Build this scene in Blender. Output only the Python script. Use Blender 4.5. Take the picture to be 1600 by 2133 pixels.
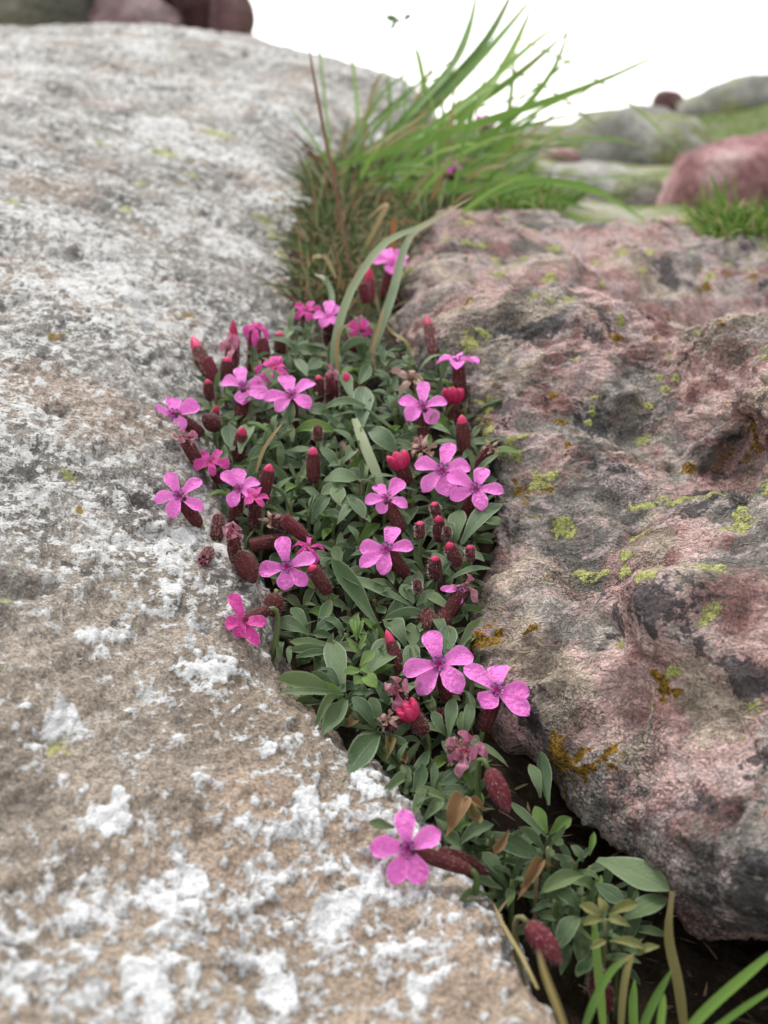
import bpy, math, random
import numpy as np
from mathutils import Vector, Matrix

random.seed(7)
RNG = np.random.default_rng(11)
scene = bpy.context.scene
for o in list(bpy.data.objects):
    bpy.data.objects.remove(o)
COL = scene.collection

# ------------------------------------------------------------------ camera
PW, PH, FPX = 1600.0, 2133.0, 2287.0
PITCH = math.radians(18.0)
CAM = Vector((0.0, 0.0, 0.22))
cam_data = bpy.data.cameras.new('camera')
cam_data.sensor_fit = 'VERTICAL'
cam_data.sensor_height = 36.0
cam_data.sensor_width = 27.0
cam_data.lens = 36.0 * FPX / PH
cam_data.clip_start = 0.01
cam_data.clip_end = 2000.0
cam_data.dof.use_dof = True
cam_data.dof.focus_distance = 0.338
cam_data.dof.aperture_fstop = 14.0
cam = bpy.data.objects.new('camera', cam_data)
COL.objects.link(cam)
cam.location = CAM
cam.rotation_euler = (math.radians(90) - PITCH, 0, 0)
scene.camera = cam

# ------------------------------------------------------------------ sky and sun (bright overcast)
SUN_EL, SUN_ROT = math.radians(58), math.radians(-25)
world = bpy.data.worlds.new('World')
scene.world = world
world.use_nodes = True
wn = world.node_tree
wn.nodes.clear()
w_out = wn.nodes.new('ShaderNodeOutputWorld')
w_bg = wn.nodes.new('ShaderNodeBackground')
w_hs = wn.nodes.new('ShaderNodeHueSaturation')
w_sky = wn.nodes.new('ShaderNodeTexSky')
w_sky.sky_type = 'NISHITA'
w_sky.sun_disc = False
w_sky.sun_elevation = SUN_EL
w_sky.sun_rotation = SUN_ROT
w_sky.air_density = 1.6
w_sky.dust_density = 1.0
w_sky.ozone_density = 1.0
w_hs.inputs['Saturation'].default_value = 0.18
w_bg.inputs['Strength'].default_value = 0.15
wn.links.new(w_sky.outputs[0], w_hs.inputs['Color'])
wn.links.new(w_hs.outputs[0], w_bg.inputs['Color'])
wn.links.new(w_bg.outputs[0], w_out.inputs['Surface'])

sun_data = bpy.data.lights.new('sun', 'SUN')
sun_data.energy = 1.35
sun_data.angle = math.radians(15)
sun_data.color = (1.0, 0.97, 0.93)
sun = bpy.data.objects.new('sun', sun_data)
COL.objects.link(sun)
sd = Vector((math.sin(SUN_ROT) * math.cos(SUN_EL), math.cos(SUN_ROT) * math.cos(SUN_EL), math.sin(SUN_EL)))
sun.rotation_euler = sd.to_track_quat('Z', 'Y').to_euler()
sun.location = sd * 5

scene.view_settings.view_transform = 'Standard'
scene.view_settings.look = 'None'
scene.view_settings.gamma = 1.0
scene.view_settings.use_curve_mapping = False
scene.view_settings.exposure = 1.1
scene.render.engine = 'CYCLES'
scene.cycles.max_bounces = 6
scene.cycles.use_denoising = True
try:
    scene.cycles.denoising_prefilter = 'ACCURATE'
except Exception:
    pass

# ------------------------------------------------------------------ helpers
_cp, _sp = math.cos(PITCH), math.sin(PITCH)
FWD = Vector((0, _cp, -_sp)); UPV = Vector((0, _sp, _cp)); RIGHT = Vector((1, 0, 0))
def at(px, py, dep):
    """world point that lies at a photo position and a distance along the view"""
    return CAM + FWD * dep + RIGHT * ((px - 800) / FPX * dep) - UPV * ((py - 1066.5) / FPX * dep)
def ray(px, py):
    return (FWD + RIGHT * ((px - 800) / FPX) - UPV * ((py - 1066.5) / FPX)).normalized()
def depth_of(p):
    return (Vector(p) - CAM).dot(FWD)
def pix(p):
    d = Vector(p) - CAM; f = d.dot(FWD)
    return 800 + d.dot(RIGHT) / f * FPX, 1066.5 - d.dot(UPV) / f * FPX

def tag(o, label=None, cat=None, group=None, kind=None):
    if label: o['label'] = label
    if cat: o['category'] = cat
    if group: o['group'] = group
    if kind: o['kind'] = kind
    return o
def mesh_obj(name, verts, faces, mat, parent=None, smooth=True, uvs=None):
    me = bpy.data.meshes.new(name)
    me.from_pydata([tuple(v) for v in verts], [], faces)
    if smooth: me.polygons.foreach_set('use_smooth', [True] * len(me.polygons))
    if uvs is not None: set_uv(me, uvs)
    if mat: me.materials.append(mat)
    o = bpy.data.objects.new(name, me)
    COL.objects.link(o)
    if parent: o.parent = parent
    return o
def set_uv(me, uvs):
    lay = me.uv_layers.new(name='UVMap')
    idx = np.empty(len(me.loops), dtype=np.int32)
    me.loops.foreach_get('vertex_index', idx)
    lay.data.foreach_set('uv', np.asarray(uvs, dtype=np.float32)[idx].ravel())
def make_mesh(name, verts, faces, mat, uvs=None, smooth=True):
    me = bpy.data.meshes.new(name)
    me.from_pydata([tuple(v) for v in verts], [], faces)
    if smooth: me.polygons.foreach_set('use_smooth', [True] * len(me.polygons))
    if uvs is not None: set_uv(me, uvs)
    if mat: me.materials.append(mat)
    return me
def inst(name, me, parent, mw=None):
    o = bpy.data.objects.new(name, me)
    COL.objects.link(o)
    if parent is not None: o.parent = parent
    if mw is not None:
        o.matrix_local = (Matrix.Translation(-parent.location) @ mw) if parent is not None else mw
    return o
def empty(name, loc):
    o = bpy.data.objects.new(name, None)
    o.empty_display_size = 0.005
    COL.objects.link(o)
    o.location = loc
    return o
def grid_mesh(name, V, nu, nv, mat, wrap_u=False, origin=None):
    """V is (nu*nv,3) numpy array; quads between neighbours"""
    i = np.arange(nu if wrap_u else nu - 1)
    j = np.arange(nv - 1)
    I, J = np.meshgrid(i, j, indexing='ij')
    I2 = (I + 1) % nu
    q = np.stack([I * nv + J, I2 * nv + J, I2 * nv + J + 1, I * nv + J + 1], -1).reshape(-1, 4)
    if origin is None: origin = V.mean(0)
    me = bpy.data.meshes.new(name)
    me.vertices.add(len(V)); me.vertices.foreach_set('co', (V - np.array(origin)).astype(np.float32).ravel())
    n = len(q)
    me.loops.add(n * 4); me.loops.foreach_set('vertex_index', q.astype(np.int32).ravel())
    me.polygons.add(n)
    me.polygons.foreach_set('loop_start', np.arange(0, n * 4, 4, dtype=np.int32))
    me.polygons.foreach_set('use_smooth', np.ones(n, dtype=bool))
    me.update(calc_edges=True)
    if mat: me.materials.append(mat)
    o = bpy.data.objects.new(name, me)
    o.location = origin
    COL.objects.link(o)
    return o

# vectorised gradient noise
_perm = np.random.default_rng(3).permutation(256).astype(np.int64)
_perm = np.concatenate([_perm, _perm, _perm])
_grad = np.random.default_rng(4).normal(size=(256, 3)); _grad /= np.linalg.norm(_grad, axis=1)[:, None]
_g32 = _grad.astype(np.float32); _p32 = _perm.astype(np.int32)
def pnoise(P):
    P = np.asarray(P, dtype=np.float32)
    i = np.floor(P); f = P - i; i = i.astype(np.int32) & 255
    x, y, z = f[:, 0], f[:, 1], f[:, 2]
    u, v, w = (t * t * t * (t * (t * 6 - 15) + 10) for t in (x, y, z))
    ux, vx, wx = (1 - u, u), (1 - v, v), (1 - w, w)
    out = np.zeros(len(P), dtype=np.float32)
    for dx in (0, 1):
        hx = _p32[i[:, 0] + dx] + i[:, 1]
        for dy in (0, 1):
            hy = _p32[hx + dy] + i[:, 2]; wxy = ux[dx] * vx[dy]
            for dz in (0, 1):
                g = _g32[_p32[hy + dz]]
                out += wxy * wx[dz] * (g[:, 0] * (x - dx) + g[:, 1] * (y - dy) + g[:, 2] * (z - dz))
    return out * 1.6
def fbm(P, octaves=4, gain=0.5, lac=2.03, ridge=False):
    a, s, r = 1.0, 1.0, 0
    for k in range(octaves):
        n = pnoise(P * s + 17.3 * k)
        if ridge: n = 0.5 - np.abs(n)
        r = r + a * n
        a *= gain; s *= lac
    return r
class TPS:
    """thin plate spline through scattered control values"""
    def __init__(self, P, v, lam=1e-4):
        P = np.asarray(P, float); v = np.asarray(v, float); n, d = P.shape
        self.P, self.d = P, d
        K = self.k(np.linalg.norm(P[:, None] - P[None], axis=2)) + lam * np.eye(n)
        A = np.zeros((n + d + 1, n + d + 1)); A[:n, :n] = K
        A[:n, n] = 1; A[n, :n] = 1; A[:n, n + 1:] = P; A[n + 1:, :n] = P.T
        self.w = np.linalg.solve(A, np.concatenate([v, np.zeros(d + 1)]))
    def k(self, r):
        return r ** 3 if self.d == 3 else np.where(r > 0, r * r * np.log(np.maximum(r, 1e-9)), 0)
    def __call__(self, Q):
        n = len(self.P); out = self.w[n] + Q @ self.w[n + 1:]
        pp = (self.P ** 2).sum(1)
        for a in range(0, len(Q), 20000):
            q = Q[a:a + 20000]
            d2 = np.maximum((q ** 2).sum(1)[:, None] + pp[None] - 2 * (q @ self.P.T), 1e-14)
            K = d2 * np.sqrt(d2) if self.d == 3 else 0.5 * d2 * np.log(d2)
            out[a:a + 20000] += K @ self.w[:n]
        return out

def worley(P):
    """distance to the nearest of one jittered point per unit cell, and that cell's random value"""
    P = np.asarray(P); i = np.floor(P).astype(np.int64); f = P - i
    best = np.full(len(P), 9.0); rv = np.zeros(len(P))
    for dx in (-1, 0, 1):
        for dy in (-1, 0, 1):
            for dz in (-1, 0, 1):
                h = _perm[_perm[_perm[(i[:, 0] + dx) & 255] + ((i[:, 1] + dy) & 255)] + ((i[:, 2] + dz) & 255)]
                j = _grad[h] * 0.45 + 0.5
                d2 = ((np.array([dx, dy, dz]) + j - f) ** 2).sum(1)
                m = d2 < best
                best = np.where(m, d2, best); rv = np.where(m, h / 255.0, rv)
    return np.sqrt(best), rv
def smooth(x, lo, hi):
    t = np.clip((x - lo) / (hi - lo), 0, 1)
    return t * t * (3 - 2 * t)
def point_colour(ob, name, cols):
    at_ = ob.data.attributes.new(name, 'FLOAT_COLOR', 'POINT')
    at_.data.foreach_set('color', np.asarray(cols, dtype=np.float32).ravel())
# ------------------------------------------------------------------ procedural materials
class G:
    def __init__(self, name):
        self.m = bpy.data.materials.new(name); self.m.use_nodes = True
        self.t = self.m.node_tree; self.t.nodes.clear()
        self.out = self.t.nodes.new('ShaderNodeOutputMaterial')
        self.tc = self.t.nodes.new('ShaderNodeTexCoord')
        self.co = self.tc.outputs['Object']; self.uv = self.tc.outputs['UV']
    def put(self, sock, v):
        if v is None: return
        if isinstance(v, bpy.types.NodeSocket): self.t.links.new(v, sock)
        elif isinstance(v, (tuple, list)) and len(v) == 3 and sock.type == 'RGBA': sock.default_value = (*v, 1)
        else: sock.default_value = v
    def noise(self, scale, detail=3, rough=.5, dist=0., vec=None, col=False):
        n = self.t.nodes.new('ShaderNodeTexNoise')
        self.put(n.inputs['Vector'], vec or self.co)
        for k, v in (('Scale', scale), ('Detail', detail), ('Roughness', rough), ('Distortion', dist)): self.put(n.inputs[k], v)
        return n.outputs['Color' if col else 'Fac']
    def vor(self, scale, feature='F1', vec=None, out='Distance', rnd=1.0):
        n = self.t.nodes.new('ShaderNodeTexVoronoi'); n.feature = feature
        self.put(n.inputs['Vector'], vec or self.co); self.put(n.inputs['Scale'], scale); self.put(n.inputs['Randomness'], rnd)
        return n.outputs[out]
    def math(self, op, a, b=None, clamp=False):
        n = self.t.nodes.new('ShaderNodeMath'); n.operation = op; n.use_clamp = clamp
        self.put(n.inputs[0], a)
        if b is not None: self.put(n.inputs[1], b)
        return n.outputs[0]
    def step(self, v, lo, hi):
        n = self.t.nodes.new('ShaderNodeMapRange'); n.interpolation_type = 'SMOOTHSTEP'
        self.put(n.inputs['Value'], v); self.put(n.inputs['From Min'], lo); self.put(n.inputs['From Max'], hi)
        return n.outputs[0]
    def mapr(self, v, lo, hi, a, b):
        n = self.t.nodes.new('ShaderNodeMapRange')
        for k, x in (('Value', v), ('From Min', lo), ('From Max', hi), ('To Min', a), ('To Max', b)): self.put(n.inputs[k], x)
        return n.outputs[0]
    def mix(self, f, a, b, blend='MIX'):
        n = self.t.nodes.new('ShaderNodeMix'); n.data_type = 'RGBA'; n.blend_type = blend
        self.put(n.inputs[0], f); self.put(n.inputs[6], a); self.put(n.inputs[7], b)
        return n.outputs[2]
    def ramp(self, f, stops):
        n = self.t.nodes.new('ShaderNodeValToRGB'); e = n.color_ramp.elements
        while len(e) < len(stops): e.new(.5)
        for x, (p, c) in zip(e, stops): x.position = p; x.color = (*c, 1)
        self.put(n.inputs[0], f)
        return n.outputs[0]
    def vmath(self, op, a, b):
        n = self.t.nodes.new('ShaderNodeVectorMath'); n.operation = op
        self.put(n.inputs[0], a); self.put(n.inputs[1], b)
        return n.outputs[0]
    def vscale(self, v, s):
        n = self.t.nodes.new('ShaderNodeVectorMath'); n.operation = 'SCALE'
        self.put(n.inputs[0], v); self.put(n.inputs[3], s)
        return n.outputs[0]
    def sep(self, v):
        n = self.t.nodes.new('ShaderNodeSeparateXYZ'); self.put(n.inputs[0], v)
        return n.outputs
    def rand(self):
        return self.t.nodes.new('ShaderNodeObjectInfo').outputs['Random']
    def warp(self, scale, amt, vec=None):
        c = self.noise(scale, 3, .6, col=True)
        return self.vmath('ADD', vec or self.co, self.vscale(self.vmath('SUBTRACT', c, (.5, .5, .5)), amt))
    def bump(self, h, strength=1.0, dist=1.0):
        n = self.t.nodes.new('ShaderNodeBump')
        self.put(n.inputs['Height'], h); self.put(n.inputs['Strength'], strength); self.put(n.inputs['Distance'], dist)
        return n.outputs[0]
    def finish(self, col, rough=.8, normal=None, trans=0.0, tcol=None, spec=.3, sheen=0.0):
        p = self.t.nodes.new('ShaderNodeBsdfPrincipled')
        self.put(p.inputs['Base Color'], col); self.put(p.inputs['Roughness'], rough); self.put(p.inputs['Specular IOR Level'], spec)
        if sheen: p.inputs['Sheen Weight'].default_value = sheen; p.inputs['Sheen Roughness'].default_value = .4
        if normal is not None: self.put(p.inputs['Normal'], normal)
        s = p.outputs[0]
        if trans:
            t = self.t.nodes.new('ShaderNodeBsdfTranslucent'); self.put(t.inputs['Color'], tcol if tcol is not None else col)
            if normal is not None: self.put(t.inputs['Normal'], normal)
            x = self.t.nodes.new('ShaderNodeMixShader'); x.inputs[0].default_value = trans
            self.t.links.new(s, x.inputs[1]); self.t.links.new(t.outputs[0], x.inputs[2]); s = x.outputs[0]
        self.t.links.new(s, self.out.inputs['Surface'])
        return self.m
MAT = {}

def rock_attr(g, name):
    n = g.t.nodes.new('ShaderNodeAttribute'); n.attribute_name = name
    c = g.t.nodes.new('ShaderNodeSeparateColor'); g.t.links.new(n.outputs['Color'], c.inputs[0])
    return c.outputs[0], c.outputs[1], c.outputs[2], n.outputs['Alpha']
def left_rock():
    g = G('lichen_crusted_granite')
    far, lf, yf, tone = rock_attr(g, 'cover')          # where crusts grow; laid down with the relief
    pinkf, dkf, ocf, _ = rock_attr(g, 'tint')
    fine = g.noise(430, 4, .68)
    fc = g.math('SUBTRACT', fine, .5)
    gr = g.noise(1100, 2, .6)
    tan = g.mix(tone, (.31, .245, .185), (.45, .36, .275))
    grey = g.mix(tone, (.20, .185, .165), (.38, .345, .305))
    base = g.mix(far, tan, grey)
    base = g.mix(g.math('MULTIPLY', pinkf, .55), base, (.44, .32, .24))
    base = g.mix(1.0, base, g.ramp(gr, [(.28, (.5, .5, .5)), (.5, (1, 1, 1)), (.72, (1.45, 1.43, 1.4))]), 'MULTIPLY')
    dk = g.step(g.math('ADD', dkf, g.math('MULTIPLY', fc, 1.1)), .0, .25)
    base = g.mix(g.math('MULTIPLY', dk, .6), base, (.075, .073, .072))
    f2 = g.math('SUBTRACT', g.noise(260, 5, .74, .3, g.vmath('MULTIPLY', g.co, (1., 1.2, 2.2))), .5)
    lm = g.math('ADD', g.math('ADD', g.math('ADD', lf, g.math('MULTIPLY', fc, 1.1)), g.math('MULTIPLY', g.math('SUBTRACT', gr, .5), .55)), g.math('MULTIPLY', f2, g.mapr(far, 0, 1, 1.3, 2.6)))
    lich = g.step(lm, -.01, .10)
    lcol = g.mix(g.step(lm, .0, .5), (.48, .47, .45), (.82, .82, .81))
    lcol = g.mix(g.math('MULTIPLY', far, .45), lcol, (.60, .575, .52))
    lcol = g.mix(g.math('MULTIPLY', g.math('SUBTRACT', 1., g.step(gr, .34, .5)), .4), lcol, (.34, .33, .32))
    base = g.mix(g.math('MULTIPLY', g.step(lm, -.16, -.62), g.mapr(far, 0, 1, .12, .62)), base, (.085, .082, .08))
    col = g.mix(lich, base, lcol)
    yl = g.step(g.math('ADD', yf, g.math('ADD', g.math('MULTIPLY', fc, 3.2), g.math('MULTIPLY', f2, 2.))), .05, .35)
    col = g.mix(g.math('MULTIPLY', yl, .75), col, g.mix(gr, (.30, .32, .06), (.52, .53, .18)))
    oc = g.step(g.math('ADD', ocf, g.math('ADD', g.math('MULTIPLY', fc, 3.), g.math('MULTIPLY', f2, 3.))), .05, .3)
    col = g.mix(oc, col, (.27, .17, .035))
    h = g.math('ADD', g.math('MULTIPLY', fine, .0022), g.math('ADD', g.math('MULTIPLY', f2, .0030), g.math('MULTIPLY', gr, .0004)))
    return g.finish(col, .88, g.bump(h), spec=.2)

def right_rock():
    g = G('rose_gneiss_with_lichen')
    pinkf, tone, dkf, yf = rock_attr(g, 'cover')
    tanf, ocf, crf, palef = rock_attr(g, 'tint')
    fine = g.noise(380, 5, .70)
    fc = g.math('SUBTRACT', fine, .5)
    gr = g.noise(1000, 3, .65)
    tf = g.math('ADD', tone, g.math('MULTIPLY', fc, 1.2))
    pink = g.mix(tf, (.33, .175, .155), (.66, .455, .41))
    grey = g.mix(tf, (.18, .165, .145), (.48, .43, .375))
    tan = g.mix(tf, (.27, .22, .165), (.56, .47, .36))
    col = g.mix(g.step(g.math('ADD', pinkf, g.math('MULTIPLY', fc, 2.0)), -.25, .27), grey, pink)
    col = g.mix(g.math('MULTIPLY', g.step(g.math('ADD', tanf, g.math('MULTIPLY', fc, .6)), -.05, .25), .85), col, tan)
    col = g.mix(g.math('MULTIPLY', g.step(g.math('ADD', palef, g.math('MULTIPLY', fc, .8)), 0., .2), .6), col, (.56, .45, .43))
    dk = g.step(g.math('ADD', dkf, g.math('MULTIPLY', fc, 2.4)), -.02, .22)
    col = g.mix(g.math('MULTIPLY', dk, .85), col, (.045, .047, .052))
    cr = g.vor(560, 'DISTANCE_TO_EDGE', g.vmath('ADD', g.co, g.vscale(g.noise(300, 2, .6, col=True), .006)))
    cz = g.math('MULTIPLY', g.math('SUBTRACT', 1., g.step(cr, .0, .16)), g.step(g.math('ADD', crf, g.math('MULTIPLY', fc, 1.5)), .0, .25))
    col = g.mix(g.math('MULTIPLY', cz, .8), col, (.045, .04, .035))
    col = g.mix(1.0, col, g.ramp(gr, [(.27, (.45, .43, .43)), (.5, (1, 1, 1)), (.73, (1.5, 1.46, 1.45))]), 'MULTIPLY')
    wrd = g.math('SUBTRACT', 1., g.step(g.math('ABSOLUTE', g.math('SUBTRACT', g.noise(150, 4, .62, .8, g.vmath('MULTIPLY', g.co, (1., 1.2, 1.9))), .5)), .0, .035))
    col = g.mix(g.math('MULTIPLY', wrd, .45), col, (.07, .06, .055))
    oc = g.step(g.math('ADD', ocf, g.math('MULTIPLY', fc, 2.2)), .05, .2)
    col = g.mix(oc, col, g.mix(g.step(gr, .4, .6), (.10, .055, .015), (.36, .20, .02)))
    ym = g.math('ADD', yf, g.math('MULTIPLY', fc, 2.2))
    col = g.mix(g.math('MULTIPLY', g.step(ym, -.22, -.08), .55), col, (.05, .05, .045))
    yl = g.math('MULTIPLY', g.step(ym, -.04, .05), g.step(cr, .01, .06))
    col = g.mix(yl, col, g.mix(g.step(gr, .35, .6), (.34, .36, .08), (.56, .56, .21)))
    wr = g.math('ABSOLUTE', g.math('SUBTRACT', g.noise(150, 4, .62, .8, g.vmath('MULTIPLY', g.co, (1., 1.2, 1.9))), .5))
    h = g.math('ADD', g.math('MULTIPLY', fine, .0030), g.math('ADD', g.math('MULTIPLY', wr, .0100), g.math('MULTIPLY', gr, .0005)))
    return g.finish(col, .86, g.bump(h), spec=.2)

def ground_mat():
    g = G('soil_and_meadow')
    n = g.t.nodes.new('ShaderNodeVectorMath'); n.operation = 'LENGTH'; g.put(n.inputs[0], g.co)
    r = n.outputs['Value']
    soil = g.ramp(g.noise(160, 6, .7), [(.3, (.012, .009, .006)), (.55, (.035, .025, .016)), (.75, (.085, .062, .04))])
    mead = g.ramp(g.noise(7.0, 5, .68), [(.3, (.05, .07, .02)), (.46, (.10, .14, .04)), (.54, (.20, .20, .10)), (.66, (.32, .30, .25))])
    stone = g.step(g.noise(1.3, 4, .6), .53, .60)
    hill = g.mix(stone, (.105, .125, .045), (.20, .195, .17))
    mead = g.mix(g.step(r, 3.5, 5.5), mead, hill)
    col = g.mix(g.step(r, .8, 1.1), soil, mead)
    return g.finish(col, .95, g.bump(g.math('MULTIPLY', g.noise(300, 4, .7), .0015)), spec=.1)

def leaf_mat(name, dark, light, edge, rough=.42, trans=.22, grain=.5):
    g = G(name)
    u, v = g.sep(g.uv)[0], g.sep(g.uv)[1]
    rnd = g.rand()
    n = g.noise(2.6, 4, .6)
    col = g.mix(g.math('ADD', g.math('MULTIPLY', rnd, .7), g.math('MULTIPLY', g.math('SUBTRACT', n, .5), .9), True), dark, light)
    a = g.math('ABSOLUTE', g.math('SUBTRACT', g.math('MULTIPLY', u, 2.), 1.))
    rib = g.math('SUBTRACT', 1., g.step(a, .0, .09))
    col = g.mix(g.math('MULTIPLY', rib, .25), col, edge)
    col = g.mix(g.math('MULTIPLY', g.step(a, .84, .98), .65), col, edge)
    blem = g.math('MULTIPLY', g.step(g.noise(9, 4, .6), .64, .72), g.step(rnd, .45, .9))
    col = g.mix(g.math('MULTIPLY', blem, .6), col, (.16, .11, .05))
    tipb = g.math('MULTIPLY', g.step(g.math('ADD', v, g.math('MULTIPLY', g.noise(7, 3), .25)), .98, 1.12), g.step(g.math('FRACT', g.math('MULTIPLY', rnd, 7.3)), .6, .75))
    col = g.mix(g.math('MULTIPLY', tipb, .8), col, (.20, .12, .05))
    hue = g.math('FRACT', g.math('MULTIPLY', rnd, 13.7))
    col = g.mix(g.math('MULTIPLY', g.step(hue, .7, 1.), .35), col, (.16, .22, .05))
    fl = g.step(g.noise(60, 2, .5), .72, .76)
    col = g.mix(g.math('MULTIPLY', fl, .35), col, (.45, .48, .42))
    veins = g.math('MULTIPLY', g.math('SINE', g.math('ADD', g.math('MULTIPLY', v, 60.), g.math('MULTIPLY', a, -18.))), .002)
    h = g.math('ADD', g.math('MULTIPLY', n, .05), g.math('ADD', veins, g.math('MULTIPLY', rib, -.02)))
    return g.finish(col, rough, g.bump(g.math('ADD', h, g.math('MULTIPLY', g.noise(45, 3), .03)), .6, .02), trans, None, .5)

def petal_mat(name, c0, c1, base, rim, trans=.3):
    g = G(name)
    u, v = g.sep(g.uv)[0], g.sep(g.uv)[1]
    rnd = g.rand()
    a = g.math('ABSOLUTE', g.math('SUBTRACT', g.math('MULTIPLY', u, 2.), 1.))
    n = g.noise(4, 3, .6)
    col = g.mix(g.math('ADD', g.math('MULTIPLY', rnd, .6), g.math('MULTIPLY', n, .4)), c0, c1)
    vein = g.math('SINE', g.math('MULTIPLY', g.math('ADD', u, g.math('MULTIPLY', n, .03)), 46.))
    col = g.mix(g.math('MULTIPLY', g.step(vein, .2, 1.), .10), col, base)
    col = g.mix(g.math('MULTIPLY', g.math('SUBTRACT', 1., g.step(v, .06, .34)), .85), col, base)
    col = g.mix(g.math('MULTIPLY', g.step(g.noise(9, 4, .65), .42, .72), .28), col, rim)
    col = g.mix(g.math('MULTIPLY', g.step(a, .80, 1.), .5), col, rim)
    return g.finish(col, .55, g.bump(g.math('ADD', g.math('MULTIPLY', vein, .0012), g.math('MULTIPLY', n, .08)), .6, .05), trans, None, .15)

def plain(name, stops, scale, rough=.6, trans=0., bump=0., uvn=False, rndmix=0.):
    g = G(name)
    f = g.noise(scale, 4, .6)
    if rndmix: f = g.math('ADD', g.math('MULTIPLY', f, 1 - rndmix), g.math('MULTIPLY', g.rand(), rndmix))
    col = g.ramp(f, stops)
    return g.finish(col, rough, g.bump(g.math('MULTIPLY', g.noise(scale * 4, 3), bump)) if bump else None, trans)

def calyx_mat(name, lo, mid, hi):
    g = G(name)
    v = g.sep(g.uv)[1]; u = g.sep(g.uv)[0]
    n = g.noise(5, 4, .65)
    rib = g.step(g.math('SINE', g.math('MULTIPLY', u, 62.8)), .1, .9)
    col = g.mix(g.step(g.math('ADD', n, g.math('MULTIPLY', g.rand(), .3)), .4, .8), lo, mid)
    col = g.mix(g.math('MULTIPLY', rib, .3), col, hi)
    col = g.mix(g.math('MULTIPLY', g.math('SUBTRACT', 1., g.step(v, .0, .28)), g.math('MULTIPLY', g.rand(), .75)), col, (.12, .13, .05))
    h = g.math('ADD', g.math('MULTIPLY', rib, .02), g.math('MULTIPLY', g.noise(24, 3), .05))
    return g.finish(col, .7, g.bump(h, .8, .06), .05, None, .2)

def blade_mat(name, stops, rough=.5, trans=.3):
    g = G(name)
    u, v = g.sep(g.uv)[0], g.sep(g.uv)[1]
    f = g.math('ADD', g.math('MULTIPLY', g.rand(), .55), g.math('MULTIPLY', g.noise(30, 3), .45))
    col = g.ramp(f, stops)
    st = g.math('SINE', g.math('MULTIPLY', u, 40.))
    col = g.mix(g.math('MULTIPLY', g.step(st, .3, 1.), .2), col, (.30, .36, .16))
    dry = g.math('MULTIPLY', g.step(g.math('ADD', v, g.math('MULTIPLY', g.noise(60, 3), .3)), .85, 1.1), g.step(g.math('FRACT', g.math('MULTIPLY', g.rand(), 9.1)), .35, .6))
    col = g.mix(g.math('MULTIPLY', dry, .75), col, (.34, .26, .13))
    return g.finish(col, rough, None, trans)
def litter_mat(name, stops, trans=.15):
    g = G(name)                                  # u of the uv map carries one random value per piece
    return g.finish(g.ramp(g.sep(g.uv)[0], stops), .75, None, trans)

MAT['left_rock'] = left_rock()
MAT['right_rock'] = right_rock()
MAT['ground'] = ground_mat()
MAT['leaf'] = leaf_mat('grey_green_leaf', (.055, .105, .038), (.18, .25, .105), (.36, .43, .27))
MAT['bright_leaf'] = leaf_mat('fresh_green_leaf', (.11, .20, .035), (.19, .31, .06), (.33, .42, .16), .45, .3)
MAT['yellow_leaf'] = leaf_mat('yellowing_leaf', (.19, .20, .05), (.34, .33, .12), (.45, .42, .22), .6, .3)
MAT['dry_leaf'] = leaf_mat('dry_brown_leaf', (.17, .085, .03), (.34, .20, .085), (.42, .30, .16), .8, .2)
MAT['petal'] = petal_mat('pink_petal', (.86, .165, .60), (.94, .26, .72), (.60, .03, .30), (.95, .50, .84))
MAT['deep_petal'] = petal_mat('magenta_petal', (.62, .04, .27), (.76, .09, .42), (.45, .015, .12), (.85, .36, .58))
MAT['wilt_petal'] = petal_mat('withered_petal', (.50, .10, .26), (.60, .30, .36), (.32, .04, .08), (.74, .58, .48))
MAT['brown_petal'] = petal_mat('dried_petal', (.40, .22, .19), (.55, .38, .30), (.25, .09, .06), (.66, .52, .40), .15)
MAT['calyx'] = calyx_mat('maroon_calyx', (.10, .020, .022), (.19, .045, .045), (.26, .085, .08))
MAT['red_calyx'] = calyx_mat('red_calyx', (.20, .03, .045), (.32, .06, .08), (.40, .12, .12))
MAT['bud_tip'] = plain('crimson_bud', [(.3, (.33, .010, .05)), (.55, (.55, .025, .11)), (.75, (.64, .09, .20))], 3, .5, .1, rndmix=.3)
MAT['hair'] = plain('pale_hair', [(.2, (.46, .30, .28)), (.8, (.72, .58, .54))], 2, .5, .3)
MAT['stamen'] = plain('magenta_filament', [(.3, (.45, .04, .25)), (.7, (.60, .12, .38))], 5, .5, .2)
MAT['anther'] = plain('violet_anther', [(.3, (.06, .04, .13)), (.7, (.17, .12, .28))], 5, .6)
MAT['corona'] = plain('pale_corona', [(.3, (.78, .45, .66)), (.7, (.88, .74, .82))], 5, .5, .2)
MAT['stem'] = plain('green_stem', [(.25, (.09, .13, .04)), (.6, (.16, .19, .08)), (.85, (.20, .12, .07))], 30, .6, .1, rndmix=.6)
MAT['red_stem'] = plain('red_brown_stem', [(.3, (.07, .018, .015)), (.55, (.15, .05, .03)), (.8, (.30, .21, .12))], 40, .6)
MAT['grass'] = blade_mat('fresh_grass', [(.15, (.065, .14, .02)), (.5, (.14, .27, .035)), (.85, (.25, .37, .08))])
MAT['dull_grass'] = blade_mat('grey_green_grass', [(.2, (.13, .17, .09)), (.5, (.22, .27, .15)), (.85, (.34, .36, .22))])
MAT['dry_grass'] = blade_mat('straw_grass', [(.2, (.24, .16, .07)), (.5, (.36, .27, .13)), (.85, (.46, .38, .22))], .6, .2)
MAT['gold_grass'] = blade_mat('golden_grass', [(.2, (.20, .17, .05)), (.6, (.29, .22, .075)), (.9, (.20, .20, .06))], .5, .3)
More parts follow.
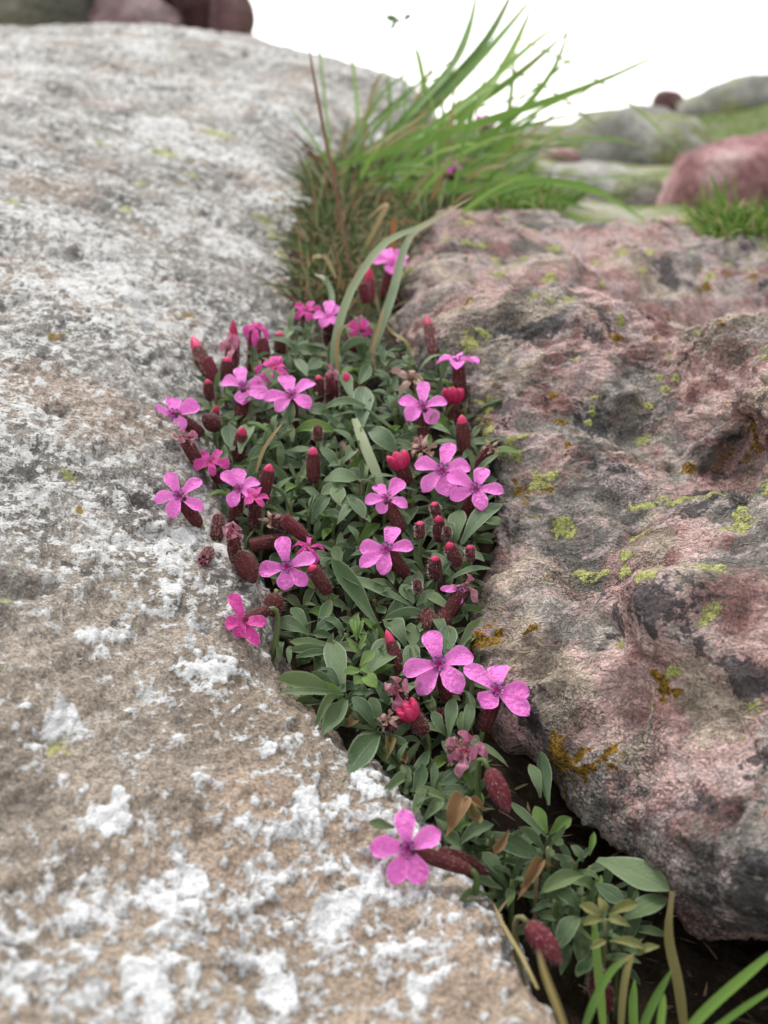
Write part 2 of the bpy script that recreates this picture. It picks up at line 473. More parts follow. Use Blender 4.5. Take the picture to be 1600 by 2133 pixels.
MAT['thatch'] = litter_mat('grass_thatch', [(.0, (.03, .045, .015)), (.3, (.065, .10, .03)), (.5, (.13, .18, .06)), (.65, (.22, .21, .11)), (.8, (.30, .24, .13)), (.92, (.24, .10, .04)), (1., (.09, .035, .02))], .2)
MAT['meadow'] = litter_mat('meadow_grass', [(0, (.07, .13, .02)), (.5, (.13, .22, .035)), (.85, (.22, .28, .08)), (1., (.28, .24, .11))], .3)
MAT['litter'] = litter_mat('plant_litter', [(0, (.02, .014, .01)), (.45, (.07, .045, .025)), (.75, (.16, .10, .05)), (1, (.27, .20, .12))], .05)
def stone_mat(name, stops, scale=5.0, lich=None):
    g = G(name)
    w = g.warp(scale, .1)
    col = g.ramp(g.noise(scale, 6, .65, .2, w), stops)
    if lich: col = g.mix(g.math('MULTIPLY', g.step(g.noise(scale * 1.3, 4, .6), .5, .58), .8), col, lich)
    col = g.mix(1., col, g.ramp(g.noise(scale * 14, 4, .65), [(.3, (.6, .6, .6)), (.7, (1.35, 1.35, 1.35))]), 'MULTIPLY')
    return g.finish(col, .9, g.bump(g.math('MULTIPLY', g.noise(scale * 6, 5, .65), .02)), spec=.2)
MAT['stone_rose'] = stone_mat('rose_stone', [(.32, (.11, .05, .05)), (.45, (.27, .13, .13)), (.55, (.42, .25, .245)), (.66, (.56, .44, .42))], 7)
MAT['stone_dusk'] = stone_mat('dusky_stone', [(.3, (.12, .065, .065)), (.5, (.26, .17, .17)), (.7, (.38, .30, .29))], 8)
MAT['stone_maroon'] = stone_mat('maroon_stone', [(.3, (.06, .03, .03)), (.5, (.15, .075, .075)), (.7, (.26, .17, .165))], 8)
MAT['stone_green'] = stone_mat('mossy_stone', [(.3, (.12, .12, .10)), (.5, (.24, .23, .20)), (.7, (.36, .34, .31))], 5, (.19, .20, .07))
MAT['stone_pale'] = stone_mat('pale_stone', [(.3, (.24, .23, .20)), (.5, (.42, .40, .36)), (.7, (.52, .49, .45))], 9, (.20, .23, .09))
MAT['pebble'] = stone_mat('pebble', [(.3, (.20, .19, .18)), (.6, (.45, .44, .43)), (.8, (.08, .08, .08))], 90)
MAT['red_blade'] = blade_mat('red_brown_stalk', [(.2, (.06, .015, .012)), (.5, (.11, .03, .02)), (.85, (.20, .11, .06))], .6, .05)
MAT['rust_blade'] = blade_mat('rusty_blade', [(.2, (.18, .06, .02)), (.6, (.28, .10, .03)), (.9, (.30, .16, .06))], .6, .2)
# ------------------------------------------------------------------ left boulder (height over polar ground coordinates)
def polar(p):
    x, y, z = p[0] - CAM.x, p[1] - CAM.y, p[2] - CAM.z
    r = math.hypot(x, y)
    return math.atan2(x, y), math.log(r), z / r
AZS = 2.0
def fit_polar(pts, lam=1e-4):
    q = [polar(p) for p in pts]
    return TPS([(a * AZS, l) for a, l, t in q], [t for a, l, t in q], lam)

LEFT_PX = [
 (-300,2250,.165),(100,2250,.185),(600,2250,.195),(1000,2260,.20),
 (0,2133,.192),(400,2133,.205),(800,2133,.212),(1080,2100,.216),
 (-200,1850,.21),(0,1850,.225),(400,1850,.240),(700,1850,.252),(880,1850,.262),
 (0,1600,.25),(300,1600,.267),(600,1600,.283),(740,1600,.297),
 (-200,1350,.27),(0,1350,.282),(300,1350,.305),(540,1350,.330),
 (0,1100,.318),(250,1100,.342),(410,1100,.375),
 (-200,900,.335),(0,900,.356),(250,900,.392),(380,900,.425),
 (0,700,.415),(250,700,.455),(430,700,.50),(570,690,.555),
 (-200,500,.48),(0,500,.53),(300,500,.60),(550,500,.69),(635,500,.74),
 (-100,300,.68),(0,300,.72),(350,300,.84),(600,300,.97),(655,310,1.0),
 (-200,180,.90),(0,180,.98),(350,170,1.13),(650,200,1.27),(760,210,1.32)]
LEFT_RIDGE = [(-300,64,1.5),(0,62,1.6),(250,58,1.68),(450,63,1.7),(600,98,1.62),(700,126,1.57),(800,160,1.5),(862,190,1.42)]
EDGE_PX = [(862,200,1.40),(720,290,1.08),(662,350,.96),(668,440,.81),(650,540,.70),(610,640,.60),(560,740,.53),(425,800,.465),(400,900,.432),
           (425,1010,.40),(440,1120,.378),(500,1200,.363),(555,1290,.348),(585,1400,.334),(660,1500,.318),(770,1600,.302),(850,1700,.286),
           (920,1850,.266),(1040,1960,.248),(1130,2060,.228),(1180,2133,.214),(1230,2250,.20)]
pts = [at(*c) for c in LEFT_PX] + [at(*c) for c in LEFT_RIDGE] + [at(*c) for c in EDGE_PX]
for c in LEFT_RIDGE:                                   # the far side rolls away and down
    p = at(*c); h = Vector((p.x, p.y, 0)).normalized()
    pts.append(p + h * 0.35 - Vector((0, 0, 0.03)))
    pts.append(p + h * 1.0 - Vector((0, 0, 0.45)))
for i, c in enumerate(EDGE_PX):                        # the crevice side falls steeply
    p = at(*c); k = max(c[2] / 0.35, .8)
    sx = 1.0 if c[1] > 400 else 0.7
    pts.append(p + Vector((0.026 * k * sx, -0.010 * k, -0.040 * k)))
    pts.append(p + Vector((0.075 * k * sx, -0.030 * k, -0.16 * k)))
for az, r, z in ((-85, .1, .14), (-85, .3, .20), (-85, .8, .26), (-85, 1.6, .20), (-60, .2, .15), (-60, .5, .21), (-60, 1.2, .30), (-60, 2.2, .28),(-85,3.5,-.3),(-40,3.5,-.3)):
    a = math.radians(az); pts.append(Vector((math.sin(a) * r, math.cos(a) * r, z)))
leftF = fit_polar(pts)
edge_l = np.array([polar(at(*c))[1] for c in EDGE_PX][::-1]); edge_a = np.array([polar(at(*c))[0] for c in EDGE_PX][::-1])
def left_height(x, y):
    r = np.hypot(x, y); a = np.arctan2(x, y)
    t = leftF(np.stack([a * AZS, np.log(r)], -1))
    return np.maximum(CAM.z + t * r, CAM.z - 0.9)
def polar_grid(a_list, r_list):
    A, R = np.meshgrid(a_list, r_list, indexing='ij')
    return (np.sin(A) * R).ravel(), (np.cos(A) * R).ravel()
def normals_of(V, nu, nv, flip=False):
    G = V.reshape(nu, nv, 3)
    du = np.gradient(G, axis=0); dv = np.gradient(G, axis=1)
    n = np.cross(du, dv).reshape(-1, 3); n /= np.linalg.norm(n, axis=1)[:, None] + 1e-12
    return -n if flip else n

aL = np.radians(np.concatenate([np.linspace(-86, -29, 40)[:-1], np.linspace(-29, 20, 560), np.linspace(20, 32, 20)[1:]]))
rL = np.concatenate([np.geomspace(.085, 1.75, 720), np.geomspace(1.75, 3.4, 30)[1:]])
X, Y = polar_grid(aL, rL)
Z = left_height(X, Y)
V = np.stack([X, Y, Z], -1)
Nn = normals_of(V, len(aL), len(rL)); Nn[Nn[:, 2] < 0] *= -1
B0 = V.copy()
_pc = {}
def seen(P, px, py):
    """the surface point under a photo position"""
    if _pc.get('id') != id(P):
        d3 = P - np.array(CAM); f = np.maximum(d3 @ np.array(FWD), .05)
        _pc.update(id=id(P), keep=P, f=f, x=800 + d3[:, 0] / f * FPX, y=1066.5 - (d3 @ np.array(UPV)) / f * FPX)
    for w_ in (5, 12, 40, 200):
        i = np.nonzero((np.abs(_pc['x'] - px) < w_) & (np.abs(_pc['y'] - py) < w_))[0]
        if len(i): return P[i[np.argmin(_pc['f'][i])]]
    return P[0]
def spots(P, lst, wob, amp):
    """soft round fields (positive inside) with a wobbling rim, one for each (px, py, radius in mm)"""
    out = np.full(len(P), -1.0)
    for px, py, r in lst:
        c = seen(P, px, py)
        m = np.abs(P - c).max(1) < r * .004
        out[m] = np.maximum(out[m], 1 - np.linalg.norm(P[m] - c, axis=1) / (r * .001) + amp * wob[m])
    return out
big = fbm(V * 6 + 2, 3); dens = fbm(V * 11 + 40, 3, .55)
far = smooth(V[:, 1] + big * .11 - .55 * (V[:, 0] + .13), .17, .36)
Vw = V + 0.004 * np.stack([pnoise(V * 90 + k * 31) for k in range(3)], -1)
fl = fbm(Vw * np.array([150., 175., 330.]) + 8, 4, .62)            # small flakes, flattened along the bedding
bl = fbm(Vw * 105 + 60, 4, .58)                                     # blobs
tiny = fbm(Vw * 330 + 77, 2, .6)
lf = np.maximum(fl * .55 - .13 + dens * .22 - (1 - far) * .7, bl * .8 - .35 + dens * .55 + .05 * (1 - far))
lf = np.maximum(np.maximum(lf, tiny * .8 - .37 + dens * .4), -.5)
wob = fbm(V * 420 + 5, 2, .6)
lf = np.maximum(lf, 1.6 * spots(V, [(640, 1700, 6.2), (660, 1745, 3.2), (430, 1400, 6), (560, 1580, 3.5), (230, 1690, 6), (345, 1840, 6), (120, 1500, 7), (350, 1250, 5), (190, 1330, 4.5), (760, 1650, 4)], fbm(V * 170 + 15, 3, .65), 1.0) - .1)
dkf = fbm(V * 120 + 91, 4, .65) - .85 + .42 * far + .3 * dens
pinkf = smooth(fbm(V * 13 + 70, 3, .55), .12, .5) 
yf = spots(V, [(25, 430, 5), (290, 380, 6), (345, 315, 10), (460, 265, 16), (400, 350, 6), (330, 290, 5), (560, 455, 10), (575, 490, 6), (265, 425, 5), (145, 995, 2.6), (130, 1542, 2.6), (215, 295, 6), (590, 520, 6), (340, 380, 5), (15, 1240, 2), (60, 150, 8)], wob, .9)
ocf = spots(V, [(175, 1058, 2.5), (110, 700, 4), (570, 420, 6), (385, 370, 5), (465, 425, 5), (400, 660, 4)], wob, .9) - .2
tone = smooth(fbm(V * 34 + 12, 4, .6), -.5, .5)
crust = smooth(lf, -.05, .35)
d = 0.008 * fbm(V * 7.0, 2) + 0.0030 * fbm(V * 24.0 + 5, 2) + 0.0016 * fbm(V * np.array([80., 80., 170.]) + 9, 3, .55)
d += crust * (0.0009 - .0006 * far) + 0.0008 * fbm(V * 300 + 2, 2)
pit = fbm(V * 42 + 31, 3); d -= 0.0045 * smooth(pit, .38, .9) + 0.0006 * smooth(dkf, 0, .25)
V = V + Nn * d[:, None]
left_boulder = grid_mesh('boulder', V, len(aL), len(rL), MAT['left_rock'], origin=(-0.15, 0.35, 0.0))
point_colour(left_boulder, 'cover', np.stack([far, lf, yf, tone], -1))
point_colour(left_boulder, 'tint', np.stack([pinkf, dkf, ocf, ocf * 0], -1))
tag(left_boulder, 'big pale grey and tan boulder crusted with white lichen, sloping down to the flowers', 'boulder')

# ------------------------------------------------------------------ right boulder (closed star shaped stone with an undercut)
RC = CAM + Vector((0.215, 0.475, -0.172))
RIGHT_PX = [
 (835,560,.63),(900,480,.70),(1000,450,.75),(1100,452,.77),(1200,482,.76),(1270,500,.76),(1340,466,.80),(1420,470,.80),(1510,492,.80),(1600,515,.80),(1700,530,.80),
 (855,640,.56),(900,620,.57),(1000,560,.61),(1150,560,.62),(1300,560,.63),(1450,560,.63),(1600,580,.62),
 (900,720,.495),(980,680,.48),(1100,680,.472),(1250,680,.478),(1400,690,.492),(1560,660,.462),(1700,700,.43),
 (970,800,.45),(1080,800,.438),(1200,790,.440),(1310,810,.452),(1420,820,.448),(1560,760,.408),
 (1000,900,.428),(1100,900,.418),(1200,900,.419),(1300,900,.430),(1420,900,.420),(1560,850,.388),(1580,950,.40),(1500,950,.408),
 (1020,1000,.408),(1120,1010,.395),(1250,1010,.398),(1380,1020,.388),(1520,1050,.370),(1650,1000,.36),
 (1000,1120,.388),(1100,1130,.366),(1250,1130,.364),(1400,1130,.350),(1550,1130,.336),
 (1000,1250,.367),(1100,1270,.340),(1250,1260,.332),(1360,1220,.315),(1500,1250,.296),(1650,1250,.29),
 (1020,1400,.348),(1120,1400,.325),(1250,1400,.315),(1360,1400,.306),(1500,1400,.284),(1620,1400,.272),
 (1060,1540,.336),(1150,1530,.312),(1280,1530,.298),(1400,1530,.287),(1550,1530,.268),(1700,1550,.25),
 (1110,1590,.325),(1180,1620,.309),(1260,1690,.296),(1350,1700,.282),(1480,1700,.263),(1600,1720,.25),
 (1290,1740,.291),(1380,1800,.281),(1470,1850,.270),(1600,1888,.255),(1750,1920,.24)]
rp = [np.array(at(*c)) for c in RIGHT_PX]
lip = [(1080,1570,.336),(1120,1600,.326),(1190,1640,.309),(1260,1710,.298),(1290,1745,.292),(1380,1805,.281),(1470,1855,.270),(1600,1893,.255),(1750,1930,.24)]
for c in lip:                                            # below the lip the stone recedes
    p = np.array(at(*c))
    rp.append(p + np.array((0.012, 0.030, -0.014)))
    rp.append(p + np.array((0.035, 0.085, -0.055)))
for px, py, dp in ((835,560,.63),(855,640,.56),(900,720,.495),(970,800,.45),(1000,900,.425),(1020,1000,.405),(1000,1120,.388),(1000,1250,.367),(1020,1400,.348)):
    p = np.array(at(px, py, dp)); rp.append(p + np.array((0.012, 0.0, -0.045))); rp.append(p + np.array((0.05, 0.01, -0.10)))
c0 = np.array(RC)
for px, py, dp in ((900,480,.70),(1000,450,.75),(1200,482,.76),(1420,470,.80),(1600,515,.80)):
    p = np.array(at(px, py, dp)); rp.append(p + np.array((0.0, 0.06, -0.02))); rp.append(p + np.array((0.0, 0.12, -0.12)))
for v in ((.5,.3,.0),(.55,.5,.02),(.5,.75,-.02),(.3,.9,-.1),(.2,.5,-.14),(.4,.5,-.14),(.2,.7,-.14),(.45,.35,-.12),(.1,.6,-.13)):
    rp.append(np.array(v) + np.array((0, 0, 0.05)))
rp = np.array(rp) - c0
rr = np.linalg.norm(rp, axis=1)
rightF = TPS(rp / rr[:, None], rr, 2e-4)
# longitude turns about the left-right axis; dense where the stone is seen
nl, nt = 830, 590
lon = np.concatenate([np.linspace(-25, 178, 740, endpoint=False), np.linspace(178, 335, 90, endpoint=False)])
lat = np.concatenate([np.linspace(-88, 48, 530, endpoint=False), np.linspace(48, 88, 60)])
LO, LA = np.meshgrid(np.radians(lon), np.radians(lat), indexing='ij')
D = np.stack([np.sin(LA), -np.cos(LA) * np.cos(LO), np.cos(LA) * np.sin(LO)], -1).reshape(-1, 3)
R = np.clip(rightF(D), 0.04, 0.6)
V = c0 + D * R[:, None]
Nn = normals_of(V, nl, nt); s = np.sign((Nn * D).sum(1)); Nn *= np.where(s == 0, 1, s)[:, None]
wob = fbm(V * 330 + 5, 2, .6)
Vw = V + 0.008 * np.stack([pnoise(V * 40 + k * 31) for k in range(3)], -1)
n1 = fbm(Vw * 20 + 4, 5, .62); n2 = fbm(Vw * 55 + 14, 4, .6)
pinkf = n1 + .04 + .55 * np.maximum(spots(V, [(1250, 620, 40), (1500, 760, 26), (1100, 720, 30), (1400, 1300, 22), (1500, 1200, 18), (1560, 1330, 18), (1300, 1650, 12), (1450, 1600, 16), (1420, 1150, 14), (1050, 1560, 8), (1160, 830, 10), (1550, 620, 30), (1380, 1240, 14)], wob, .6), 0) \
        - .6 * np.maximum(spots(V, [(1220, 900, 16), (1300, 1020, 22), (1320, 900, 14), (1160, 1480, 14), (1280, 1330, 12), (1120, 1050, 14)], wob, .6), 0)
tone = smooth(n2 + .25 * n1, -.55, .55)
dkf = fbm(V * 30 + 50, 5, .62) - .62 + .75 * np.maximum(spots(V, [(1400, 1440, 14), (1360, 1480, 10), (1290, 1240, 9), (1550, 930, 16), (1470, 940, 12), (1180, 1020, 8), (1230, 950, 7), (1480, 1660, 9), (1110, 880, 6), (1440, 850, 10), (1550, 1560, 9)], wob, .8), 0)  # dark grey patches; those under the overhangs paint shade into the colour
tanf = fbm(V * 24 + 88, 4, .6) * .8 - .25 + .95 * np.maximum(spots(V, [(1050, 1170, 22), (1000, 1290, 16), (1110, 1340, 16), (1000, 1060, 14), (1170, 1430, 18), (930, 660, 28), (900, 580, 30), (1050, 560, 26), (1330, 830, 14), (1500, 1480, 14), (1150, 1190, 14), (1100, 640, 24)], wob, .5), 0)
palef = fbm(Vw * 75 + 33, 3, .6) - .42 + .3 * smooth(V[:, 1], .35, .55)
ocf = fbm(V * 42 + 61, 3, .6) - .80
ocf = np.maximum(ocf, spots(V, [(1050, 1340, 4), (1130, 1345, 2.2), (1135, 1290, 2), (1075, 1550, 6), (1040, 1530, 4), (1230, 1600, 5), (1290, 1590, 4), (1160, 800, 3), (1170, 860, 3), (1190, 920, 3.5), (1220, 890, 3), (1360, 712, 3.5), (1470, 610, 5), (1275, 715, 4), (1550, 940, 4), (1430, 950, 4), (1060, 1440, 3), (1530, 900, 3), (960, 630, 5), (1400, 1440, 5), (1190, 1590, 6), (1180, 1060, 4), (1240, 1170, 3)], wob, 1.2) * .9 - .15)
yl = [(1010, 838, 3.5), (990, 826, 2.6), (1060, 912, 2.8), (1072, 935, 2.6), (1150, 965, 2.6), (1168, 1045, 3.6), (1185, 1060, 3), (1215, 1172, 4), (1250, 1170, 2.4), (1330, 1090, 3.8), (1345, 1085, 3), (1280, 1112, 2), (1305, 1150, 3), (1295, 1170, 2.6), (1390, 1008, 3.4), (1400, 1035, 3.2), (1425, 1030, 2.4), (1540, 1065, 3.2), (1555, 1075, 2.6), (1415, 1215, 4.6), (1430, 1235, 3.8), (1400, 1232, 3.2), (1500, 1225, 3.6), (1495, 1245, 3), (1405, 1270, 3.4), (1495, 1315, 2.8), (1305, 1357, 1.8), (1425, 1408, 2.2), (1370, 1475, 1.8), (1385, 822, 2.6), (1372, 800, 2.2), (1405, 812, 2.4), (1360, 835, 2.2), (1245, 840, 2.4), (1200, 757, 2.2), (1022, 782, 2.8), (1390, 748, 2.2), (1460, 692, 2.6), (1330, 580, 3.5), (1245, 542, 4), (1290, 538, 4), (1140, 592, 3.6), (1180, 642, 3.2), (1142, 642, 3), (1475, 578, 4), (1560, 568, 4), (1450, 518, 5), (1515, 535, 5), (1160, 503, 5), (1105, 472, 6), (1010, 692, 3.2), (975, 712, 4), (1285, 690, 3), (1310, 625, 3), (1250, 600, 3), (1345, 545, 4), (1090, 905, 2.4), (1110, 985, 2), (1500, 1090, 2.4), (1440, 1200, 2), (1240, 860, 2), (1105, 620, 3), (1350, 885, 2.4), (1240, 815, 2)]
dw, rv = worley(V * 95 + 3)
yf = np.maximum(spots(V, [(a_, b_, r_ * .85) for a_, b_, r_ in yl], wob, .9), np.where((rv > .80) & (fbm(V * 12 + 19, 2) > .12), .42 - dw, -1))
crf = fbm(V * 26 + 29, 3, .6) - .18 + .3 * np.maximum(spots(V, [(1280, 960, 22), (1130, 1030, 14), (1100, 1200, 16), (1360, 800, 16)], wob, .3), 0)
lump = worley(Vw * np.array([17., 17., 22.]) + 8)[0]; lump2 = worley(Vw * np.array([48., 48., 70.]) + 2)[0]
d = 0.009 * fbm(V * 13 + 3, 2) - 0.009 * (lump - .5) - 0.0036 * (lump2 - .5) + 0.0040 * (fbm(V * 27 + 11, 3, .5, ridge=True) - .42)
d += 0.0022 * fbm(Vw * np.array([80., 80., 120.]) + 1, 4, .58) + 0.0008 * fbm(V * 260 + 7, 2)
d += 0.0017 * fbm(V * np.array([30., 45., 130.]) + 3, 2)
pit = fbm(V * 50 + 21, 2); d -= 0.005 * smooth(pit, .3, .9)
d += 0.0007 * smooth(yf, -.02, .15) + .0008 * smooth(pinkf, -.3, .3)
kn = spots(V, [(1540, 730, 30), (1420, 1290, 20)], wob * 0, 0); d += 0.010 * smooth(kn, 0, 1)
cav = spots(V, [(1520, 935, 24), (1330, 880, 16), (1330, 1480, 12)], wob * 0, 0); d -= 0.007 * smooth(cav, 0, 1)
V = V + Nn * d[:, None]
right_boulder = grid_mesh('boulder', V, nl, nt, MAT['right_rock'], wrap_u=True, origin=tuple(c0))
point_colour(right_boulder, 'cover', np.stack([pinkf, tone, dkf, yf], -1))
point_colour(right_boulder, 'tint', np.stack([tanf, ocf, crf, palef], -1))
tag(right_boulder, 'rough rose pink and grey boulder with yellow lichen flecks overhanging a dark gap', 'boulder')

# ------------------------------------------------------------------ ground: soil in the crevice, meadow and hill behind
GPX = [(820,330,1.05),(760,400,.86),(740,480,.73),(720,560,.645),(720,640,.58),(700,720,.53),(680,800,.487),(640,900,.445),(700,900,.448),(900,850,.455),
       (700,1000,.418),(880,1000,.412),(560,1050,.405),(720,1130,.389),(880,1130,.385),(640,1200,.37),(760,1250,.36),(900,1260,.357),(700,1360,.342),(860,1400,.333),
       (800,1500,.320),(930,1530,.322),(900,1640,.304),(1000,1640,.308),(1000,1760,.295),(1100,1760,.303),(1180,1700,.315),(1150,1880,.290),(1250,1850,.305),(1350,1900,.305),
       (1300,2050,.285),(1450,1980,.30),(1500,2133,.272),(1250,2133,.272),(1600,2050,.295),(1700,2250,.26),(1250,2300,.25),
       (1600,1930,.32),(1450,1880,.33)]
gp = [at(*c) for c in GPX]
for v in ((.15,.36,-.045),(.3,.45,-.05),(.2,.6,-.05),(.4,.7,-.04),(.6,.5,-.04),(.45,.2,-.04),(.3,.1,-.05),(0,.02,-.03)):
    gp.append(Vector(v))
for c in ((860,520,.85),(1000,470,.98),(1150,470,1.0),(1300,500,1.0),(1500,520,1.0),(1700,520,1.05),(1000,400,1.3),(1250,420,1.6),(1550,455,1.55),
          (1000,330,2.3),(1200,340,2.6),(1550,330,2.6),(1750,400,1.9),(1000,290,4.2),(1250,300,4.2),(1550,255,4.4),
          (950,268,7.),(1060,264,7.),(1150,272,7.),(1230,268,7.),(1300,244,7.),(1400,226,7.),(1500,185,7.),(1610,138,7.),(1750,100,7.5)):
    gp.append(at(*c))
for px, t1 in ((950,-.03),(1150,-.03),(1350,-.02),(1600,-.01),(1750,0.0)):
    h = ray(px, 300); h = Vector((h.x, h.y, 0)).normalized()
    gp.append(CAM + h * 11 + Vector((0, 0, 11 * t1))); gp.append(CAM + h * 40 + Vector((0, 0, 40 * -.035))); gp.append(CAM + h * 400 + Vector((0, 0, -14)))
for az in (-80, -50, -20, 60, 85):
    a = math.radians(az)
    for r, z in ((.15,-.15),(.5,-.14),(1.2,-.1),(2.5,-.05),(4,.0),(11,-.4),(60,-2.5),(400,-14)):
        gp.append(CAM + Vector((math.sin(a) * r, math.cos(a) * r, z)) - (Vector((0, 0, .1)) if az < 0 and r < 2 else Vector((0, 0, 0))))
groundF = fit_polar(gp, 2e-4)
def ground_height(x, y):
    r = np.hypot(x, y); a = np.arctan2(x, y)
    z = CAM.z + groundF(np.stack([a * AZS, np.log(r)], -1)) * r
    ed = np.interp(np.log(r), edge_l, edge_a)
    zl = left_height(x, y)
    inside = (a < ed - 0.02) & (r < 2.6)
    return np.where(inside, np.minimum(z, zl - 0.02 - 0.05 * r), z)
aG = np.radians(np.concatenate([np.linspace(-90, -24, 40)[:-1], np.linspace(-24, 32, 200), np.linspace(32, 92, 40)[1:]]))
rG = np.concatenate([np.geomspace(.02, .12, 20)[:-1], np.geomspace(.12, 1.0, 200)[:-1], np.geomspace(1.0, 12, 100)[:-1], np.geomspace(12, 600, 40)])
X, Y = polar_grid(aG, rG)
Z = ground_height(X, Y)
V = np.stack([X, Y, Z], -1); rad = np.hypot(X, Y)
V[:, 2] += np.where(rad < 1.2, 0.004 * fbm(V * 45, 3) + 0.0012 * fbm(V * 260, 2), 0)
V[:, 2] += np.where(rad >= 1.2, np.minimum(.03 * rad, .5) * .6 * fbm(V * (3.0 / np.maximum(rad, 1.2))[:, None] * 2, 3), 0) * np.where(rad > 12, 0.3, 1)
ground = grid_mesh('ground', V, len(aG), len(rG), MAT['ground'], origin=(0, 0, 0))
tag(ground, kind='structure')
bpy.context.view_layer.update()

# where a view ray or a plumb line meets the stones or the soil
from mathutils.bvhtree import BVHTree
_dg = bpy.context.evaluated_depsgraph_get()
_trees = [(ob, BVHTree.FromObject(ob, _dg)) for ob in (left_boulder, right_boulder, ground)]
def cast(o_, d_):
    best = None
    for ob, tree in _trees:
        loc, nor, _, dist = tree.ray_cast(Vector(o_) - ob.location, Vector(d_))
        if loc is not None and (best is None or dist < best[0]): best = (dist, loc + ob.location, nor, ob)
    return best
def hit_depth(px, py):
    h = cast(CAM, ray(px, py))
    return depth_of(h[1]) if h else 9.0
def drop(p, up=0.0):
    """plumb line from p to the surface below"""
    h = cast(Vector(p) + Vector((0, 0, up)), Vector((0, 0, -1)))
    return h[1] if h else Vector((p[0], p[1], p[2] - 0.03))
# ------------------------------------------------------------------ background stones
def boulder(name, px, py, dep, wpx, hpx, dpt, mat, label, group=None, seed=0, rough=.12, sub=4, lean=0.0, sink=.35):
    import bmesh
    c = at(px, py, dep)
    rx, rz = wpx / 2 / FPX * dep, hpx / 2 / FPX * dep
    bm = bmesh.new(); bmesh.ops.create_icosphere(bm, subdivisions=sub, radius=1.0)
    P = np.array([v.co[:] for v in bm.verts])
    n = fbm(P * 1.1 + seed * 7.7, 3) * rough * 1.6 + fbm(P * 3.3 + seed * 3.1, 3) * rough * .5
    cube = np.abs(P).max(1); P = P * (1 + n)[:, None] * (0.80 + .20 / np.maximum(cube, .6))[:, None]
    P[:, 2] += lean * P[:, 0]
    P *= np.array([rx, dpt, rz])
    for v, p in zip(bm.verts, P): v.co = p
    me = bpy.data.meshes.new(name); bm.to_mesh(me); bm.free()
    me.polygons.foreach_set('use_smooth', [True] * len(me.polygons)); me.materials.append(mat)
    o = bpy.data.objects.new(name, me); o.location = c; COL.objects.link(o)
    return tag(o, label, 'stone', group)
boulder('mossy_stone', 60, -60, 2.6, 560, 330, .30, MAT['stone_green'], 'large mossy green and grey stone standing behind the ridge of the pale boulder', seed=1)
boulder('maroon_stone', 330, -20, 2.75, 230, 180, .13, MAT['stone_maroon'], 'dark maroon stone wedged between the mossy stone and a rounded rosy stone', seed=5)
boulder('maroon_stone', 430, -10, 2.65, 160, 190, .12, MAT['stone_maroon'], 'tall rounded maroon stone at the open end of the heap behind the ridge', seed=3)
boulder('rosy_stone', 285, 60, 2.45, 170, 120, .11, MAT['stone_dusk'], 'low rosy stone lying in front of the maroon heap', seed=4)
boulder('maroon_stone', 482, 40, 2.55, 90, 130, .08, MAT['stone_maroon'], 'small dark stone at the foot of the tall rounded maroon stone', seed=6)
boulder('rose_boulder', 1570, 425, 1.75, 400, 270, .20, MAT['stone_rose'], 'dusky rose pink boulder lying in the grass behind the rough boulder', seed=8, lean=.12)
boulder('pale_stone', 1245, 425, 1.9, 270, 170, .14, MAT['stone_pale'], 'smooth pale grey stone with a green patch beside the rose pink boulder', seed=9, rough=.07, lean=-.15)
boulder('pale_stone', 1225, 478, 1.35, 210, 100, .08, MAT['stone_pale'], 'low whitish stone touching the back of the rough pink boulder', seed=10, rough=.07)
boulder('lichen_boulder', 1300, 345, 3.2, 330, 240, .32, MAT['stone_green'], 'broad grey green lichened boulder on the slope below the small knob', seed=12, rough=.1)
boulder('summit_knob', 1392, 215, 6.6, 70, 52, .10, MAT['stone_maroon'], 'tiny brownish knob of rock on the skyline', seed=13, sub=3)
boulder('hillside_stone', 1560, 215, 5.6, 260, 110, .35, MAT['stone_green'], 'long grey slab on the grassy hillside below the skyline', seed=14, sub=3, lean=.25)
boulder('hillside_stone', 1110, 330, 3.0, 190, 70, .14, MAT['stone_rose'], 'flat pinkish slab in the meadow half hidden by the grass tuft', seed=15, sub=3)
boulder('hillside_stone', 1130, 290, 6.0, 260, 60, .3, MAT['stone_green'], 'low dark green mound at the foot of the hill under the skyline', seed=16, sub=3)

